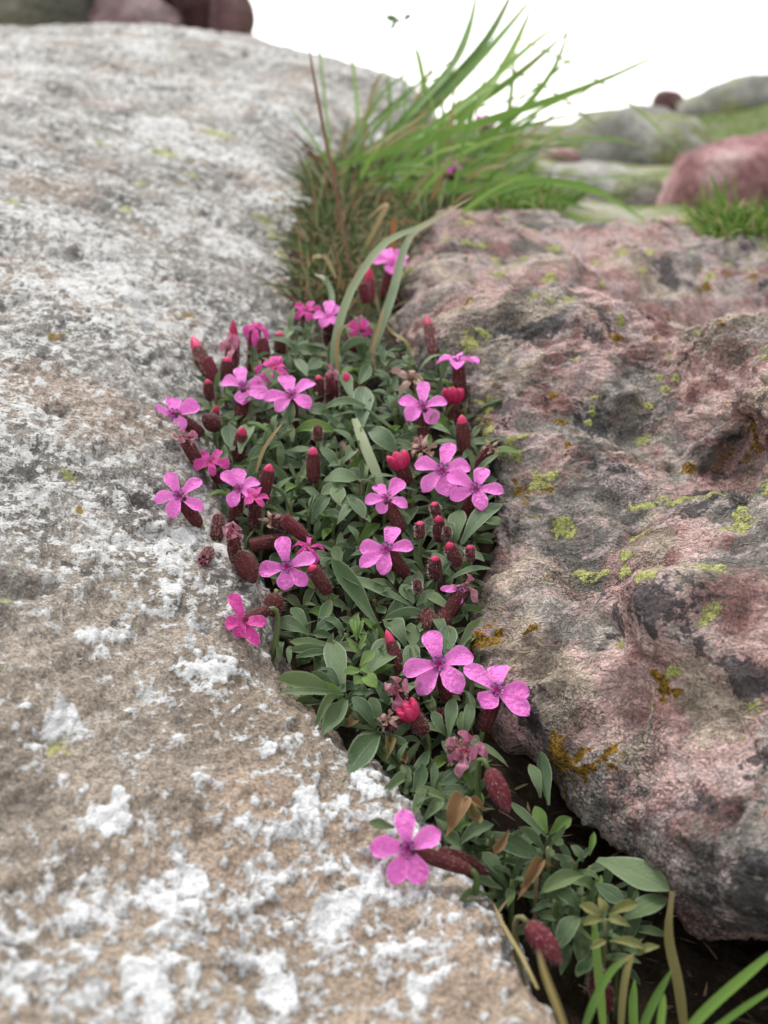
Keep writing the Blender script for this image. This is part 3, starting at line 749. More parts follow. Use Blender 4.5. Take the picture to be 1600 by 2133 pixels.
# ------------------------------------------------------------------ small mesh builders
def frame(o_, ydir, zhint, sx, sy, sz):
    y = Vector(ydir).normalized(); z = Vector(zhint); z = (z - y * z.dot(y))
    if z.length < 1e-5: z = Vector((0.3, 0.2, 1)) - y * y.dot(Vector((0.3, 0.2, 1)))
    z.normalize(); x = y.cross(z)
    m = Matrix((x * sx, y * sy, z * sz)).transposed().to_4x4(); m.translation = Vector(o_)
    return m
def sheet(nu, nv, fn):
    V, F, U = [], [], []
    for j in range(nv):
        for i in range(nu):
            u = i / (nu - 1); v = j / (nv - 1)
            V.append(fn(u * 2 - 1, v)); U.append((u, v))
    for j in range(nv - 1):
        for i in range(nu - 1):
            a = j * nu + i
            F.append((a, a + 1, a + nu + 1, a + nu))
    return V, F, U
rnd = random.Random(5)
def petal_mesh(seed, mat, wmax=.27, curl=0.0, crumple=0.0):
    r = random.Random(seed); cup = r.uniform(-.02, .16); tw = r.uniform(-.3, .3); ph = r.uniform(0, 6); notch = r.uniform(.0, .06); side = r.uniform(-.05, .05)
    def fn(u, v):
        w = .05 + (wmax - .05) * min(1, (v / .66)) ** .95
        if v > .66: w = wmax * math.sqrt(max(0.0, 1 - ((v - .66) / .345) ** 2)) if v < 1 else wmax * .12
        y = v - notch * math.exp(-(u / .3) ** 2) * v ** 6
        x = u * w + side * v * v
        z = cup * math.sin(math.pi * v * .9) - .10 * v * v * (1 + cup) + .11 * u * u * (w / .27) + tw * u * w * v + .022 * math.sin(u * 6 + ph) * v * v
        if crumple:
            x *= 1 + crumple * .35 * math.sin(v * 9 + ph); z += crumple * (.10 * math.sin(v * 8 + ph + u * 2) + .16 * u * math.sin(v * 5 + ph))
        if curl:
            k = max(0.0, v - .25); th = curl * k * 2.2
            if abs(th) > 1e-3:
                y = .25 + math.sin(th) / th * k; z += (1 - math.cos(th)) / th * k
        return (x, y, z)
    V, F, U = sheet(7, 10, fn)
    return make_mesh('petal', V, F, mat, U)
PETALS = [petal_mesh(k, MAT['petal'], wmax=.27 + .014 * (k % 5)) for k in range(8)]
DEEP = [petal_mesh(20 + k, MAT['deep_petal'], wmax=.21 + .015 * k, crumple=.35) for k in range(4)]
DEEPCURL = [petal_mesh(30 + k, MAT['deep_petal'], wmax=.13, curl=-.6 - .3 * k, crumple=.5) for k in range(4)]
WILT = [petal_mesh(40 + k, MAT['wilt_petal'], wmax=.11 + .03 * (k % 2), curl=(-1.5, 1.1, -.6, 1.9)[k], crumple=1.6) for k in range(4)]
WILTP = [petal_mesh(45 + k, MAT['petal'], wmax=.21, curl=(-.3, .3)[k % 2], crumple=.5) for k in range(3)]
BROWN = [petal_mesh(50 + k, MAT['brown_petal'], wmax=.10, curl=(-1.0, .8, .3, -1.6)[k], crumple=1.0) for k in range(4)]

def leaf_mesh(seed, mat, wide=.5, fold=.25, arch=.12, damage=False):
    r = random.Random(seed); tw = r.uniform(-.25, .25); bend = r.uniform(-.06, .06); ph = r.uniform(0, 6); pk = r.uniform(.52, .64); cut = r.uniform(.4, .8)
    def fn(u, v):
        if v < pk: w = .10 + .40 * math.sin(v / pk * math.pi / 2) ** 1.5
        else: w = .5 * max(0.0, math.cos((v - pk) / (1 - pk) * math.pi / 2)) ** .75
        w = max(w, .012) * (1 + .04 * math.sin(v * 13 + ph + u))
        y = v
        if damage and v > .85 and u * cut > -.2: y = v - .10 * (u + .3)
        x = u * w + bend * math.sin(v * math.pi)
        z = arch * math.sin(v * math.pi * .95) - arch * .9 * v * v + fold * abs(u) ** 1.3 * w * .55 + tw * u * w * v * .5 + .008 * math.sin(v * 17 + ph) * abs(u)
        return (x, y, z)
    V, F, U = sheet(7, 10, fn)
    return make_mesh('leaf', V, F, mat, U)
LEAVES = [leaf_mesh(100 + k, MAT['leaf'], fold=(.15, .3, .5, .22)[k % 4], arch=(.05, .14, .24, -.06)[(k // 2) % 4]) for k in range(8)]
BRIGHT = [leaf_mesh(120 + k, MAT['bright_leaf'], fold=.4, arch=(.06, .16, .26)[k]) for k in range(3)]
YELLOWL = [leaf_mesh(130 + k, MAT['yellow_leaf'], fold=.5, arch=(.1, .3)[k]) for k in range(2)]
DRYL = [leaf_mesh(140 + k, MAT['dry_leaf'], fold=(.9, .5, 1.2)[k], arch=(.3, -.2, .1)[k], damage=True) for k in range(3)]
TORN = leaf_mesh(150, MAT['leaf'], fold=.2, arch=.05, damage=True)

def lathe(profile, seg, mat, name, rib=0.0, nrib=10, spiral=0.0):
    V, F, U = [], [], []
    for j, (y, r) in enumerate(profile):
        for i in range(seg + 1):
            a = 2 * math.pi * i / seg; k = r * (1 + rib * math.cos(nrib * a + spiral * y))
            V.append((k * math.cos(a), y, k * math.sin(a))); U.append((i / seg, j / (len(profile) - 1)))
    n = seg + 1
    for j in range(len(profile) - 1):
        for i in range(seg):
            F.append((j * n + i, (j + 1) * n + i, (j + 1) * n + i + 1, j * n + i + 1))
    return make_mesh(name, V, F, mat, U)
P_TUBE = [(0, .12), (.02, .45), (.08, .72), (.2, .9), (.45, 1.0), (.7, .97), (.88, .90), (.97, .84), (1.0, .78), (.985, .55), (.94, .2)]
P_FAT = [(0, .1), (.03, .5), (.12, .85), (.3, 1.08), (.5, 1.15), (.68, 1.0), (.84, .70), (.94, .42), (1.0, .22), (.99, .05)]
CALYX = {m: [lathe(P_TUBE, 20, MAT[m], 'calyx', .035), lathe(P_FAT, 20, MAT[m], 'calyx', .03)] for m in ('calyx', 'red_calyx')}
P_TIP = [(0, .74), (.15, .80), (.35, .78), (.55, .66), (.75, .47), (.9, .26), (.97, .12), (1, .02)]
TIP = lathe(P_TIP, 20, MAT['bud_tip'], 'bud_tip', .07, 5, 2.5)
LOBE = lathe([(0, .35), (.12, .7), (.35, 1), (.6, 1.0), (.82, .72), (.95, .35), (1, .02)], 10, MAT['bud_tip'], 'petal', .03, 3)
def hair_mesh(seed, n, length, prof):
    r = random.Random(seed); V, F = [], []
    ys = [p[0] for p in prof[:8]]; rs = [p[1] for p in prof[:8]]
    for _ in range(n):
        y = r.uniform(.03, .97); a = r.uniform(0, 6.283); rad = float(np.interp(y, ys, rs)); l = length * r.uniform(.5, 1.2)
        p = Vector((math.cos(a) * rad, y, math.sin(a) * rad)); d = Vector((math.cos(a), r.uniform(-.04, .10), math.sin(a)))
        t = Vector((-math.sin(a), 0, math.cos(a))); k = len(V); w = .028
        V += [p - t * w, p + t * w, p + d * l + Vector((0, r.uniform(-.02, .03), 0))]; F.append((k, k + 1, k + 2))
    return make_mesh('hairs', V, F, MAT['hair'], smooth=False)
HAIR = [hair_mesh(1, 260, .50, P_TUBE), hair_mesh(2, 260, .45, P_FAT)]
def stamen_mesh():
    r = random.Random(9); V, F = [], []; AV, AF = [], []
    for k in range(10):
        a = k * .628 + r.uniform(-.2, .2); l = r.uniform(.28, .46) if k % 2 else r.uniform(.2, .3); out = r.uniform(.35, .95)
        pts = [Vector((math.cos(a) * .05, math.sin(a) * .05, -.02)), Vector((math.cos(a) * l * out * .5, math.sin(a) * l * out * .5, l * .55)), Vector((math.cos(a) * l * out, math.sin(a) * l * out, l * (1.1 - out * .55)))]
        b = len(V)
        for j, p in enumerate(pts):
            for i in range(4):
                t = i * math.pi / 2; V.append(p + Vector((math.cos(t) * .017, math.sin(t) * .017, 0)))
        for j in range(2):
            for i in range(4): F.append((b + j * 4 + i, b + j * 4 + (i + 1) % 4, b + j * 4 + 4 + (i + 1) % 4, b + j * 4 + 4 + i))
        c = pts[2]; ax = Vector((-math.sin(a), math.cos(a), .2)).normalized() * .075; q = len(AV)
        o1 = Vector((math.cos(a), math.sin(a), 0)) * .036; o2 = Vector((0, 0, .036))
        AV += [c + ax, c + o1, c + o2, c - o1, c - o2, c - ax]
        for i in range(4): AF += [(q, q + 1 + i, q + 1 + (i + 1) % 4), (q + 5, q + 1 + (i + 1) % 4, q + 1 + i)]
    return make_mesh('stamens', V, F, MAT['stamen']), make_mesh('anthers', AV, AF, MAT['anther'])
STAM, ANTH = stamen_mesh()
def corona_mesh():
    V, F = [], []
    for k in range(10):
        a = k * .628 + .16; c = Vector((math.cos(a) * .11, math.sin(a) * .11, .02)); r_ = Vector((math.cos(a), math.sin(a), 0)); t = Vector((-r_.y, r_.x, 0)); q = len(V)
        V += [c - t * .022, c + t * .022, c + r_ * .06 + t * .016 + Vector((0, 0, .045)), c + r_ * .06 - t * .016 + Vector((0, 0, .045)), c + r_ * .07 + Vector((0, 0, .0))]
        F += [(q, q + 1, q + 2, q + 3), (q + 3, q + 2, q + 4)]
    return make_mesh('corona', V, F, MAT['corona'])
CORO = corona_mesh()
def tube(name, pts, radii, mat, parent, seg=6):
    V, F = [], []; n = len(pts); ref = Vector((.31, .83, .2))
    for j, p in enumerate(pts):
        t = (Vector(pts[min(j + 1, n - 1)]) - Vector(pts[max(j - 1, 0)])).normalized()
        x = t.cross(ref).normalized(); y = t.cross(x)
        for i in range(seg):
            a = 2 * math.pi * i / seg; V.append(Vector(p) + (x * math.cos(a) + y * math.sin(a)) * radii[j])
    for j in range(n - 1):
        for i in range(seg): F.append((j * seg + i, j * seg + (i + 1) % seg, (j + 1) * seg + (i + 1) % seg, (j + 1) * seg + i))
    F.append(tuple(range(seg - 1, -1, -1))); F.append(tuple((n - 1) * seg + i for i in range(seg)))
    inv = Matrix.Translation(-parent.location) if parent else Matrix()
    return mesh_obj(name, [inv @ v for v in V], F, mat, parent)
def bez(p0, p1, p2, n):
    return [p0 * (1 - t) ** 2 + p1 * 2 * t * (1 - t) + p2 * t * t for t in (i / (n - 1) for i in range(n))]

CAN_Y = [150, 250, 330, 450, 545, 660, 760, 840, 985, 1160, 1300, 1400, 1550, 1770, 2000, 2200]
CAN_D = [1.25, 1.0, .9, .69, .575, .495, .452, .422, .385, .357, .337, .318, .300, .274, .252, .235]
def canopy(px, py, back=0.0, clear=.003):
    d = float(np.interp(py, CAN_Y, CAN_D)) + back
    return max(min(d, hit_depth(px, py) - clear), .12)
UPW = Vector((0, 0, 1))
def face_dir(px, py, tilt, yaw=0.0):
    """a direction that looks back at the photographer, then leans up by tilt and sideways by yaw"""
    v = -ray(px, py); ax = v.cross(UPW).normalized()
    n = Matrix.Rotation(math.radians(tilt), 3, ax) @ v
    return (Matrix.Rotation(math.radians(yaw), 3, UPW) @ n).normalized()
def foot_of(b):
    f = drop(b, .002)
    if (b - f).length > .06: f = b + (f - b).normalized() * .06
    return f
def plane_hit(px, py, c, n):
    d = ray(px, py); k = d.dot(n)
    if abs(k) < .05: return None
    return CAM + d * ((c - CAM).dot(n) / k)

def calyx_on(root, c, b, rad, mat='calyx', fat=False, hairs=True):
    d = c - b; L = d.length
    m = frame(b, d, UPW + Vector((.2, -.1, 0)), rad, L, rad)
    cx = inst('calyx', CALYX[mat][1 if fat else 0], root, m)
    if hairs:
        h = bpy.data.objects.new('hairs', HAIR[1 if fat else 0]); COL.objects.link(h); h.parent = cx; h['kind'] = 'stuff'
    return cx
def stem_to_ground(root, b, d, rad=.0008, mat='stem'):
    f = Vector(root.location)
    k = max((b - f).length * .45, .003)
    mid = b - d.normalized() * k
    if mid.z < f.z: mid.z = (b.z + f.z) / 2
    tube('stem', bez(f - Vector((0, 0, .002)), mid, b + d.normalized() * .0006, 7), [rad * 1.2] * 3 + [rad] * 4, MAT[mat], root)
def base_point(c, dep, bx, by, length, away):
    lat = at(bx, by, dep) - c
    L2 = length ** 2 - lat.length_squared
    return c + lat + away * math.sqrt(L2) if L2 > 0 else c + lat * (length / lat.length) ** .5
def flower(label, cx, cy, tips, base, tilt=25, yaw=0, petals=PETALS, mat='calyx', name='pink_flower', group=None, back=0.0, cal=.0125, rad=.00225, stam=True, wscale=1.0, cat='flower'):
    dep = canopy(cx, cy, back, .006)
    c = at(cx, cy, dep); n = face_dir(cx, cy, tilt, yaw)
    away = (-n + ray(cx, cy)).normalized()
    b = base_point(c, dep, base[0], base[1], cal * dep / .36 * .95, away)
    hb = cast(CAM, (b - CAM).normalized())
    if hb:                                               # keep the whole calyx clear of the stone
        over = (b - CAM).length + .002 - (hb[1] - CAM).length
        if over > 0:
            c = c - ray(cx, cy) * over; b = b - (b - CAM).normalized() * over
    f = foot_of(b)
    root = empty(name, f); tag(root, label, cat, group)
    calyx_on(root, c - (c - b) * .02, b, rad * dep / .36, mat)
    stem_to_ground(root, b, c - b)
    vs = []
    for t in tips:
        h = plane_hit(t[0], t[1], c, n)
        vs.append((h - c) if h is not None else at(t[0], t[1], dep) - c)
    mean = sum(v.length for v in vs) / len(vs)
    for i, v in enumerate(vs):
        L = min(max(v.length, mean * .72), mean * 1.30); dr = (v.normalized() + n * rnd.uniform(-.10, .22)).normalized()
        inst('petal', rnd.choice(petals), root, frame(c + n * (.0003 + .00012 * i), dr, n, mean * wscale * rnd.uniform(.94, 1.12), L, mean))
    if stam:
        m = frame(c + n * .0005, (vs[0] - n * vs[0].dot(n)), n, mean, mean, mean)
        s = inst('stamens', STAM, root, m)
        a = bpy.data.objects.new('anthers', ANTH); COL.objects.link(a); a.parent = s
        inst('corona', CORO, root, m)
    return root
def round_tips(cx, cy, r, n, a0, sq=.7):
    return [(cx + r * math.cos(a0 + k * 6.283 / n), cy - sq * r * math.sin(a0 + k * 6.283 / n)) for k in range(n)]
TUBES = []
def bud(label, tip, base, rad=.0021, mat='calyx', fat=False, pink=.25, open_=False, name='flower_bud', group=None, back=-0.003, cat='bud', lean=.0, hairs=True):
    """a hairy calyx tube with the rolled petals showing at its mouth"""
    dt = canopy(tip[0], tip[1], back, .005); k = dt / .36
    t = at(tip[0], tip[1], dt)
    b = at(base[0], base[1], min(dt + .003 + lean, hit_depth(*base) - .003))
    f = foot_of(b)
    root = empty(name, f); tag(root, label, cat, group); TUBES.append((tip, base))
    d = t - b; L = d.length; u = d.normalized()
    mouth = t if (pink == 0) else b + u * (L * (1 - pink * .8))
    calyx_on(root, mouth, b, rad * k, mat, fat, hairs)
    if open_:
        for i in range(6):
            a = i * 1.047; x = u.orthogonal().normalized(); y = u.cross(x); s = x * math.cos(a) + y * math.sin(a)
            inst('petal', LOBE, root, frame(mouth - u * rad * .3 * k + s * rad * .62 * k, (u + s * .35), s, rad * .72 * k, rad * 2.3 * k, rad * .55 * k))
        inst('petal', LOBE, root, frame(mouth, u, x, rad * .6 * k, rad * 2.1 * k, rad * .6 * k))
    elif pink:
        inst('bud_tip', TIP, root, frame(mouth - u * L * .05, u, UPW + Vector((.1, 0, 0)), rad * .90 * k, L * (pink * .8 + .10), rad * .90 * k))
    stem_to_ground(root, b, d, .0007)
    return root
def leaf_between(root, b, t, wpx, mesh, roll=0.0, zh=None):
    d = t - b; dep = depth_of((b + t) / 2); W = wpx / FPX * dep
    z = zh or (UPW * .7 - ray(*pix((b + t) / 2)) * .8)
    z = Matrix.Rotation(math.radians(roll), 3, d.normalized()) @ z
    return inst('leaf', mesh, root, frame(b, d, z, W, d.length, d.length * .9))
def hand_plant(name, label, centre, leaves, meshes=LEAVES, group=None, back=.006, cat='plant', stem=True, mat='stem', tipback=0.0):
    """leaves: (base px, base py, tip px, tip py, width px [, mesh])"""
    c = at(centre[0], centre[1], canopy(centre[0], centre[1], back + .004)); f = foot_of(c)
    root = empty(name, f); tag(root, label, cat, group)
    if stem: tube('stem', bez(f - Vector((0, 0, .002)), (c + f) / 2 + Vector((.0005, -.0005, 0)), c, 5), [.0008, .0007, .0006, .0006, .0005], MAT[mat], root)
    for lf_ in leaves:
        bx, by, tx, ty, w = lf_[:5]
        b = at(bx, by, canopy(bx, by, back, .002)); t = at(tx, ty, canopy(tx, ty, back - .003 + tipback, .002))
        leaf_between(root, b, t, w, lf_[5] if len(lf_) > 5 else rnd.choice(meshes), rnd.uniform(-14, 14))
    return root
# ------------------------------------------------------------------ open flowers
F = flower
F('pale pink flower lying out over the tan rock beside the dry brown leaves', 850, 1768, [(838,1686),(918,1732),(880,1842),(816,1842),(770,1762)], (1005, 1822), 5, 0, rad=.0026, cal=.020)
F('largest pink flower, facing up beside a crimson bud and the yellow green shoot', 915, 1386, [(893,1316),(985,1364),(962,1448),(872,1446),(838,1400)], (935, 1470), 22)
F('light pink flower leaning on the rough boulder next to the largest flower', 1036, 1442, [(1036,1384),(1104,1440),(1102,1494),(1006,1480),(968,1394)], (1000, 1538), 28, rad=.0026)
F('pink flower at the rim of the pale boulder with a fuzzy capsule below it', 598, 1182, [(584,1118),(657,1160),(638,1222),(594,1232),(537,1190)], (640, 1210), 18)
F('pink flower over the longest leaf with a hairy calyx slanting off to the side', 806, 1146, [(822,1094),(862,1142),(798,1202),(750,1186),(748,1142)], (852, 1202), 25, rad=.0024)
F('pink flower in the middle of the cushion, petals raised in a V', 806, 1042, [(782,1008),(842,998),(850,1054),(790,1068),(760,1050)], (840, 1112), 38)
F('larger of two overlapping pink flowers under the bristly bud', 922, 982, [(938,920),(980,972),(930,1036),(880,1024),(864,968)], (962, 1016), 28)
F('smaller of two overlapping pink flowers, touching the rough boulder', 992, 1022, [(1008,976),(1050,1028),(1004,1070),(938,1040),(930,996)], (964, 1078), 30)
F('pink flower in front of the dried star and beside the open crimson bud', 881, 850, [(882,798),(932,838),(908,882),(848,880),(830,836)], (884, 926), 36)
F('pink flower overlapped by its neighbour, on a straight maroon calyx over broad leaves', 608, 828, [(594,780),(654,796),(648,856),(576,860),(550,834)], (608, 900), 38)
F('pink flower overlapping its neighbour near the tall red buds', 508, 810, [(496,770),(552,802),(556,834),(504,842),(460,800)], (498, 888), 45)
F('pink flower spread over the white crusted rock beside a tall red bud', 362, 866, [(362,824),(416,842),(384,898),(318,906),(312,862)], (425, 900), 32)
F('pink flower hanging over bare rock with narrow widely spaced petals', 374, 1036, [(346,990),(418,996),(424,1062),(356,1084),(320,1046)], (418, 1092), 25, wscale=.85)
F('pink flower with a half closed magenta flower tucked behind it', 498, 1022, [(498,976),(540,1000),(536,1042),(480,1060),(460,992)], (486, 1084), 30)
F('pink flower between the two long pale grass blades and the grassy thatch', 818, 548, [(797,516),(776,548),(814,570),(850,552),(846,530)], (800, 612), 50, stam=False, wscale=1.25)
F('pink flower beside a long pale grass blade, petals swept up', 684, 664, [(686,626),(708,640),(704,678),(672,682),(652,662)], (690, 716), 50, stam=False, wscale=1.1)
F('pink flower seen edge on above the open crimson bud', 955, 760, [(994,748),(998,766),(950,769),(908,758),(946,752)], (962, 862), 80, cal=.017)
F('deep magenta flower with narrow ragged petals lying on the tan rock', 508, 1296, [(480,1236),(556,1300),(536,1350),(496,1326),(468,1302)], (562, 1262), 18, petals=DEEP, stam=False, rad=.0022, wscale=1.2)
# withering, folded and far flowers
W = 'withered_flower'
F('half withered pink flower with two smooth and three curled petals by the rock', 962, 1232, [(916,1228),(952,1262)], (918, 1300), 20, petals=WILTP, stam=True, name=W)
def wilt(label, cx, cy, r, n, base, meshes, tilt=30, a0=.3, mat='calyx', wscale=1.0, sq=.75, **k):
    return flower(label, cx, cy, round_tips(cx, cy, r, n, a0, sq), base, tilt, petals=meshes, stam=False, name=W, mat=mat, wscale=wscale, **k)
wilt('curled withered petals behind the half withered pink flower', 970, 1222, 46, 3, (930, 1290), WILT, a0=-.9, wscale=1.3)
wilt('crumpled magenta flower with drooping petals at the pale boulder', 440, 964, 40, 5, (470, 1010), DEEP, a0=1.0, wscale=1.3)
wilt('withered pinkish white flower hanging below the spread pink flower', 384, 914, 38, 5, (420, 965), WILT, a0=.6, wscale=1.3)
wilt('withered flower with pale crinkled petals above a fat maroon capsule', 484, 1112, 42, 5, (492, 1160), WILT, a0=.9, wscale=1.5)
wilt('half closed magenta flower tucked behind an open pink one', 532, 1040, 30, 5, (530, 1100), DEEP, a0=.2, wscale=1.4, tilt=45)
wilt('thin petalled magenta flower with curled filaments behind the rim flower', 642, 1142, 40, 5, (668, 1200), DEEPCURL, a0=.2, wscale=1.2, tilt=45)
wilt('large faded flower of twisted pink petals under the light pink flower', 968, 1572, 62, 6, (940, 1535), WILT, a0=.4, wscale=1.7, rad=.0030)
wilt('dried beige star flower behind an open pink flower', 858, 792, 48, 5, (884, 830), BROWN, a0=.4, wscale=1.5, mat='red_calyx', tilt=40)
wilt('thin magenta star with swept back petals on a red calyx by the pale boulder', 532, 684, 36, 6, (524, 762), DEEPCURL, a0=.5, wscale=1.3, tilt=60, mat='red_calyx', cal=.016)
wilt('crimson flower with five arched back petals above a pink flower', 572, 766, 48, 5, (568, 830), DEEPCURL, a0=.2, wscale=1.7, tilt=60, mat='red_calyx')
wilt('shrivelled reddish flower on a stubby calyx between tall buds', 482, 726, 32, 6, (478, 790), WILT, a0=.5, wscale=1.1, tilt=65)
wilt('crumpled dark pink flower beside the swept up flower', 640, 650, 32, 5, (636, 700), DEEP, a0=1.2, wscale=1.2, tilt=45)
wilt('dark magenta flower hanging between the two long pale grass blades', 752, 690, 34, 5, (748, 660), DEEP, a0=-1.3, wscale=1.3, tilt=10)
wilt('brown dried star flower above the larger overlapping flower', 880, 940, 42, 6, (872, 900), BROWN, a0=.3, wscale=1.1)
wilt('dried straw coloured flower curling on a dark calyx against the rough boulder', 1022, 934, 28, 5, (985, 975), BROWN, a0=-.5, wscale=1.2)
wilt('withered purple star flower with pale edged petals beside the crimson bud', 826, 1440, 54, 4, (850, 1480), WILT, a0=.1, wscale=1.3)
wilt('drooping brown flower on a bent maroon calyx inside the cushion', 566, 1082, 30, 5, (612, 1100), BROWN, a0=-1.9, wscale=1.3, tilt=-5)
wilt('small shrivelled flower lying on bare rock under the withered pinkish flower', 424, 1168, 22, 5, (438, 1145), WILT, a0=-1.6, wscale=1.3, tilt=0)
wilt('faded bud like flower standing among leaves behind the middle of the cushion', 690, 782, 24, 5, (692, 832), WILT, a0=.5, wscale=1., mat='red_calyx', tilt=60)
wilt('brown crumbling flower head under the crimson bud', 808, 1500, 30, 6, (822, 1530), BROWN, a0=.2, wscale=1.6, tilt=20)
F('distant pink flower against the sky in the tall grass tuft', 1012, 254, round_tips(1012, 254, 24, 5, .4), (1014, 300), 40, stam=False, back=-.05, name='pink_flower')
F('distant pink flower seen from the side deep in the grass tuft', 942, 344, round_tips(942, 344, 24, 5, -.6, .8), (930, 372), 30, stam=False, back=-.06, name='pink_flower')

# ------------------------------------------------------------------ buds and capsules
B = bud
B('tall maroon bud with three pink petal tips leaning on the pale boulder', (402, 704), (440, 796), .0025, pink=.33)
B('red bud standing behind the shrivelled reddish flower', (486, 670), (488, 770), .0020, mat='red_calyx', pink=.4)
B('short maroon bud on the stubby calyx in front of the tall red bud', (474, 745), (470, 800), .0022, pink=.15)
B('slim dark bud standing alone beside the thin magenta star', (583, 692), (583, 756), .0019, pink=.12)
B('second red calyx leaning beside the thin magenta star', (545, 705), (558, 765), .0020, mat='red_calyx', pink=0)
B('slanting red brown bud over the long leaf behind the cushion', (720, 778), (741, 848), .0021, pink=.25)
B('slim brownish bud next to the faded bud like flower', (664, 784), (664, 842), .0019, pink=.1)
B('tall solitary bud with a red tip in front of the rough boulder', (889, 662), (908, 748), .0021, pink=.28)
B('open crimson bud of rounded petals next to the pink flower by the rough boulder', (945, 800), (942, 888), .0023, open_=True, pink=.5)
B('bristly bud with a long pale stem over the overlapping flowers', (962, 868), (968, 958), .0024, pink=.18, back=-.004)
B('round open crimson bud above the middle of the cushion', (826, 944), (850, 1012), .0025, open_=True, pink=.5)
B('hairy bud with a ruby tip in the middle of the leaves', (652, 934), (653, 1008), .0023, pink=.18)
B('bud with a pointed pink tip in front of broad rounded leaves', (506, 892), (494, 962), .0023, pink=.22)
B('dark bud with a ruby tip beside the half closed magenta flower', (562, 970), (544, 1048), .0024, pink=.15)
B('hairy bud with a pale pink tip, tallest of the little group by the large leaf', (914, 1076), (915, 1130), .0021, pink=.18)
B('slanting hairy bud with a glossy tip near the half withered flower', (934, 1132), (956, 1180), .0022, pink=.16)
B('upright brown bud between two hairy leaves under the bud group', (906, 1160), (907, 1212), .0022, pink=.1)
B('small dark closed bud at the edge of the bud group', (875, 1088), (875, 1122), .0017, pink=.08)
B('small maroon bud on the rock side of the bud group', (979, 1138), (980, 1170), .0017, pink=.08)
B('tiny round purple bud beside the hairy calyx', (869, 1212), (871, 1236), .0016, pink=0)
B('small brown bud just behind the tallest of the bud group', (932, 1100), (930, 1126), .0015, pink=0)
B('small dark bud above the bud group', (904, 1048), (912, 1082), .0017, pink=.08)
B('slim bud with a bright pink tip beside the largest flower', (806, 1316), (838, 1406), .0021, pink=.3)
B('crimson bud bursting open under the withered purple star', (840, 1466), (888, 1528), .0026, open_=True, pink=.5)
B('red bud by the long pale grass blade under the thatch', (735, 672), (732, 748), .0021, mat='red_calyx', pink=.3)
B('pair of red buds below the flower in the thatch, the taller one', (770, 560), (768, 630), .0021, mat='red_calyx', pink=.4)
B('smaller dusky bud leaning on the tall red one in the thatch', (756, 590), (762, 632), .0018, mat='red_calyx', pink=0)
B('dark pointed bud under the flower hanging over bare rock', (456, 1072), (452, 1128), .0022, pink=.08)
B('tiny ruby bud hidden in the leaves under the flower near the tall red buds', (452, 846), (448, 868), .0014, pink=.5)
B('small bud with a pale tip at the foot of the tall leaning bud', (432, 792), (438, 836), .0017, pink=.15)
B('small brown bud half hidden behind the hairy ruby tipped bud', (662, 888), (662, 918), .0017, pink=0)
C = 'seed_capsule'
B('fat maroon capsule with a dry tip resting on the tan rock', (530, 1214), (500, 1150), .0032, fat=True, pink=0, name=C, cat='seed capsule')
B('fuzzy round maroon capsule under the rim flower', (568, 1284), (574, 1236), .0030, fat=True, pink=0, name=C, cat='seed capsule')
B('large hairless looking red capsule hanging from the faded flower', (1060, 1692), (1018, 1600), .0030, mat='red_calyx', fat=True, pink=0, name=C, cat='seed capsule')
B('long maroon calyx lying on the rock behind the palest flower', (915, 1770), (1015, 1826), .0029, fat=True, pink=0, name=C, cat='seed capsule', back=.012)
B('red capsule with a pale husk beside the edge of the tan rock', (1168, 2008), (1098, 1920), .0036, mat='red_calyx', fat=True, pink=0, name=C, cat='seed capsule')
B('long maroon calyx lying down beside the drooping brown flower', (520, 1136), (606, 1122), .0024, fat=False, pink=0, name=C, cat='seed capsule', back=.008)
B('bent reddish calyx of the drooping flower', (590, 1078), (640, 1124), .0022, mat='red_calyx', pink=0, name=C, cat='seed capsule')
B('hairy calyx with a magenta mouth beside the rim flower', (648, 1180), (686, 1238), .0024, pink=.1)
B('dark maroon withered calyx in the leaves beside the spread pink flower', (422, 866), (458, 894), .0024, fat=True, pink=0, name=C, cat='seed capsule')
B('dull red calyx behind the tall leaning bud', (430, 745), (452, 800), .0020, mat='red_calyx', pink=0, name=C, cat='seed capsule')
B('squat brown capsule behind the largest flower', (888, 1268), (892, 1318), .0028, fat=True, pink=0, name=C, cat='seed capsule', back=.008)
B('hairy maroon calyx under the half withered pink flower', (936, 1262), (916, 1312), .0024, pink=0, name=C, cat='seed capsule', back=.006)
B('dark red capsule half hidden in the shade beside grass blades', (1240, 2010), (1262, 2110), .0032, mat='red_calyx', fat=True, pink=0, name=C, cat='seed capsule', back=.01)
B('dull red capsule in the shade under the crimson bud', (830, 1490), (838, 1528), .0024, fat=True, pink=0, name=C, cat='seed capsule', back=.008)
B('pinkish brown bud among the upright leaves under the largest flower', (918, 1482), (918, 1516), .0020, pink=0, back=.006)

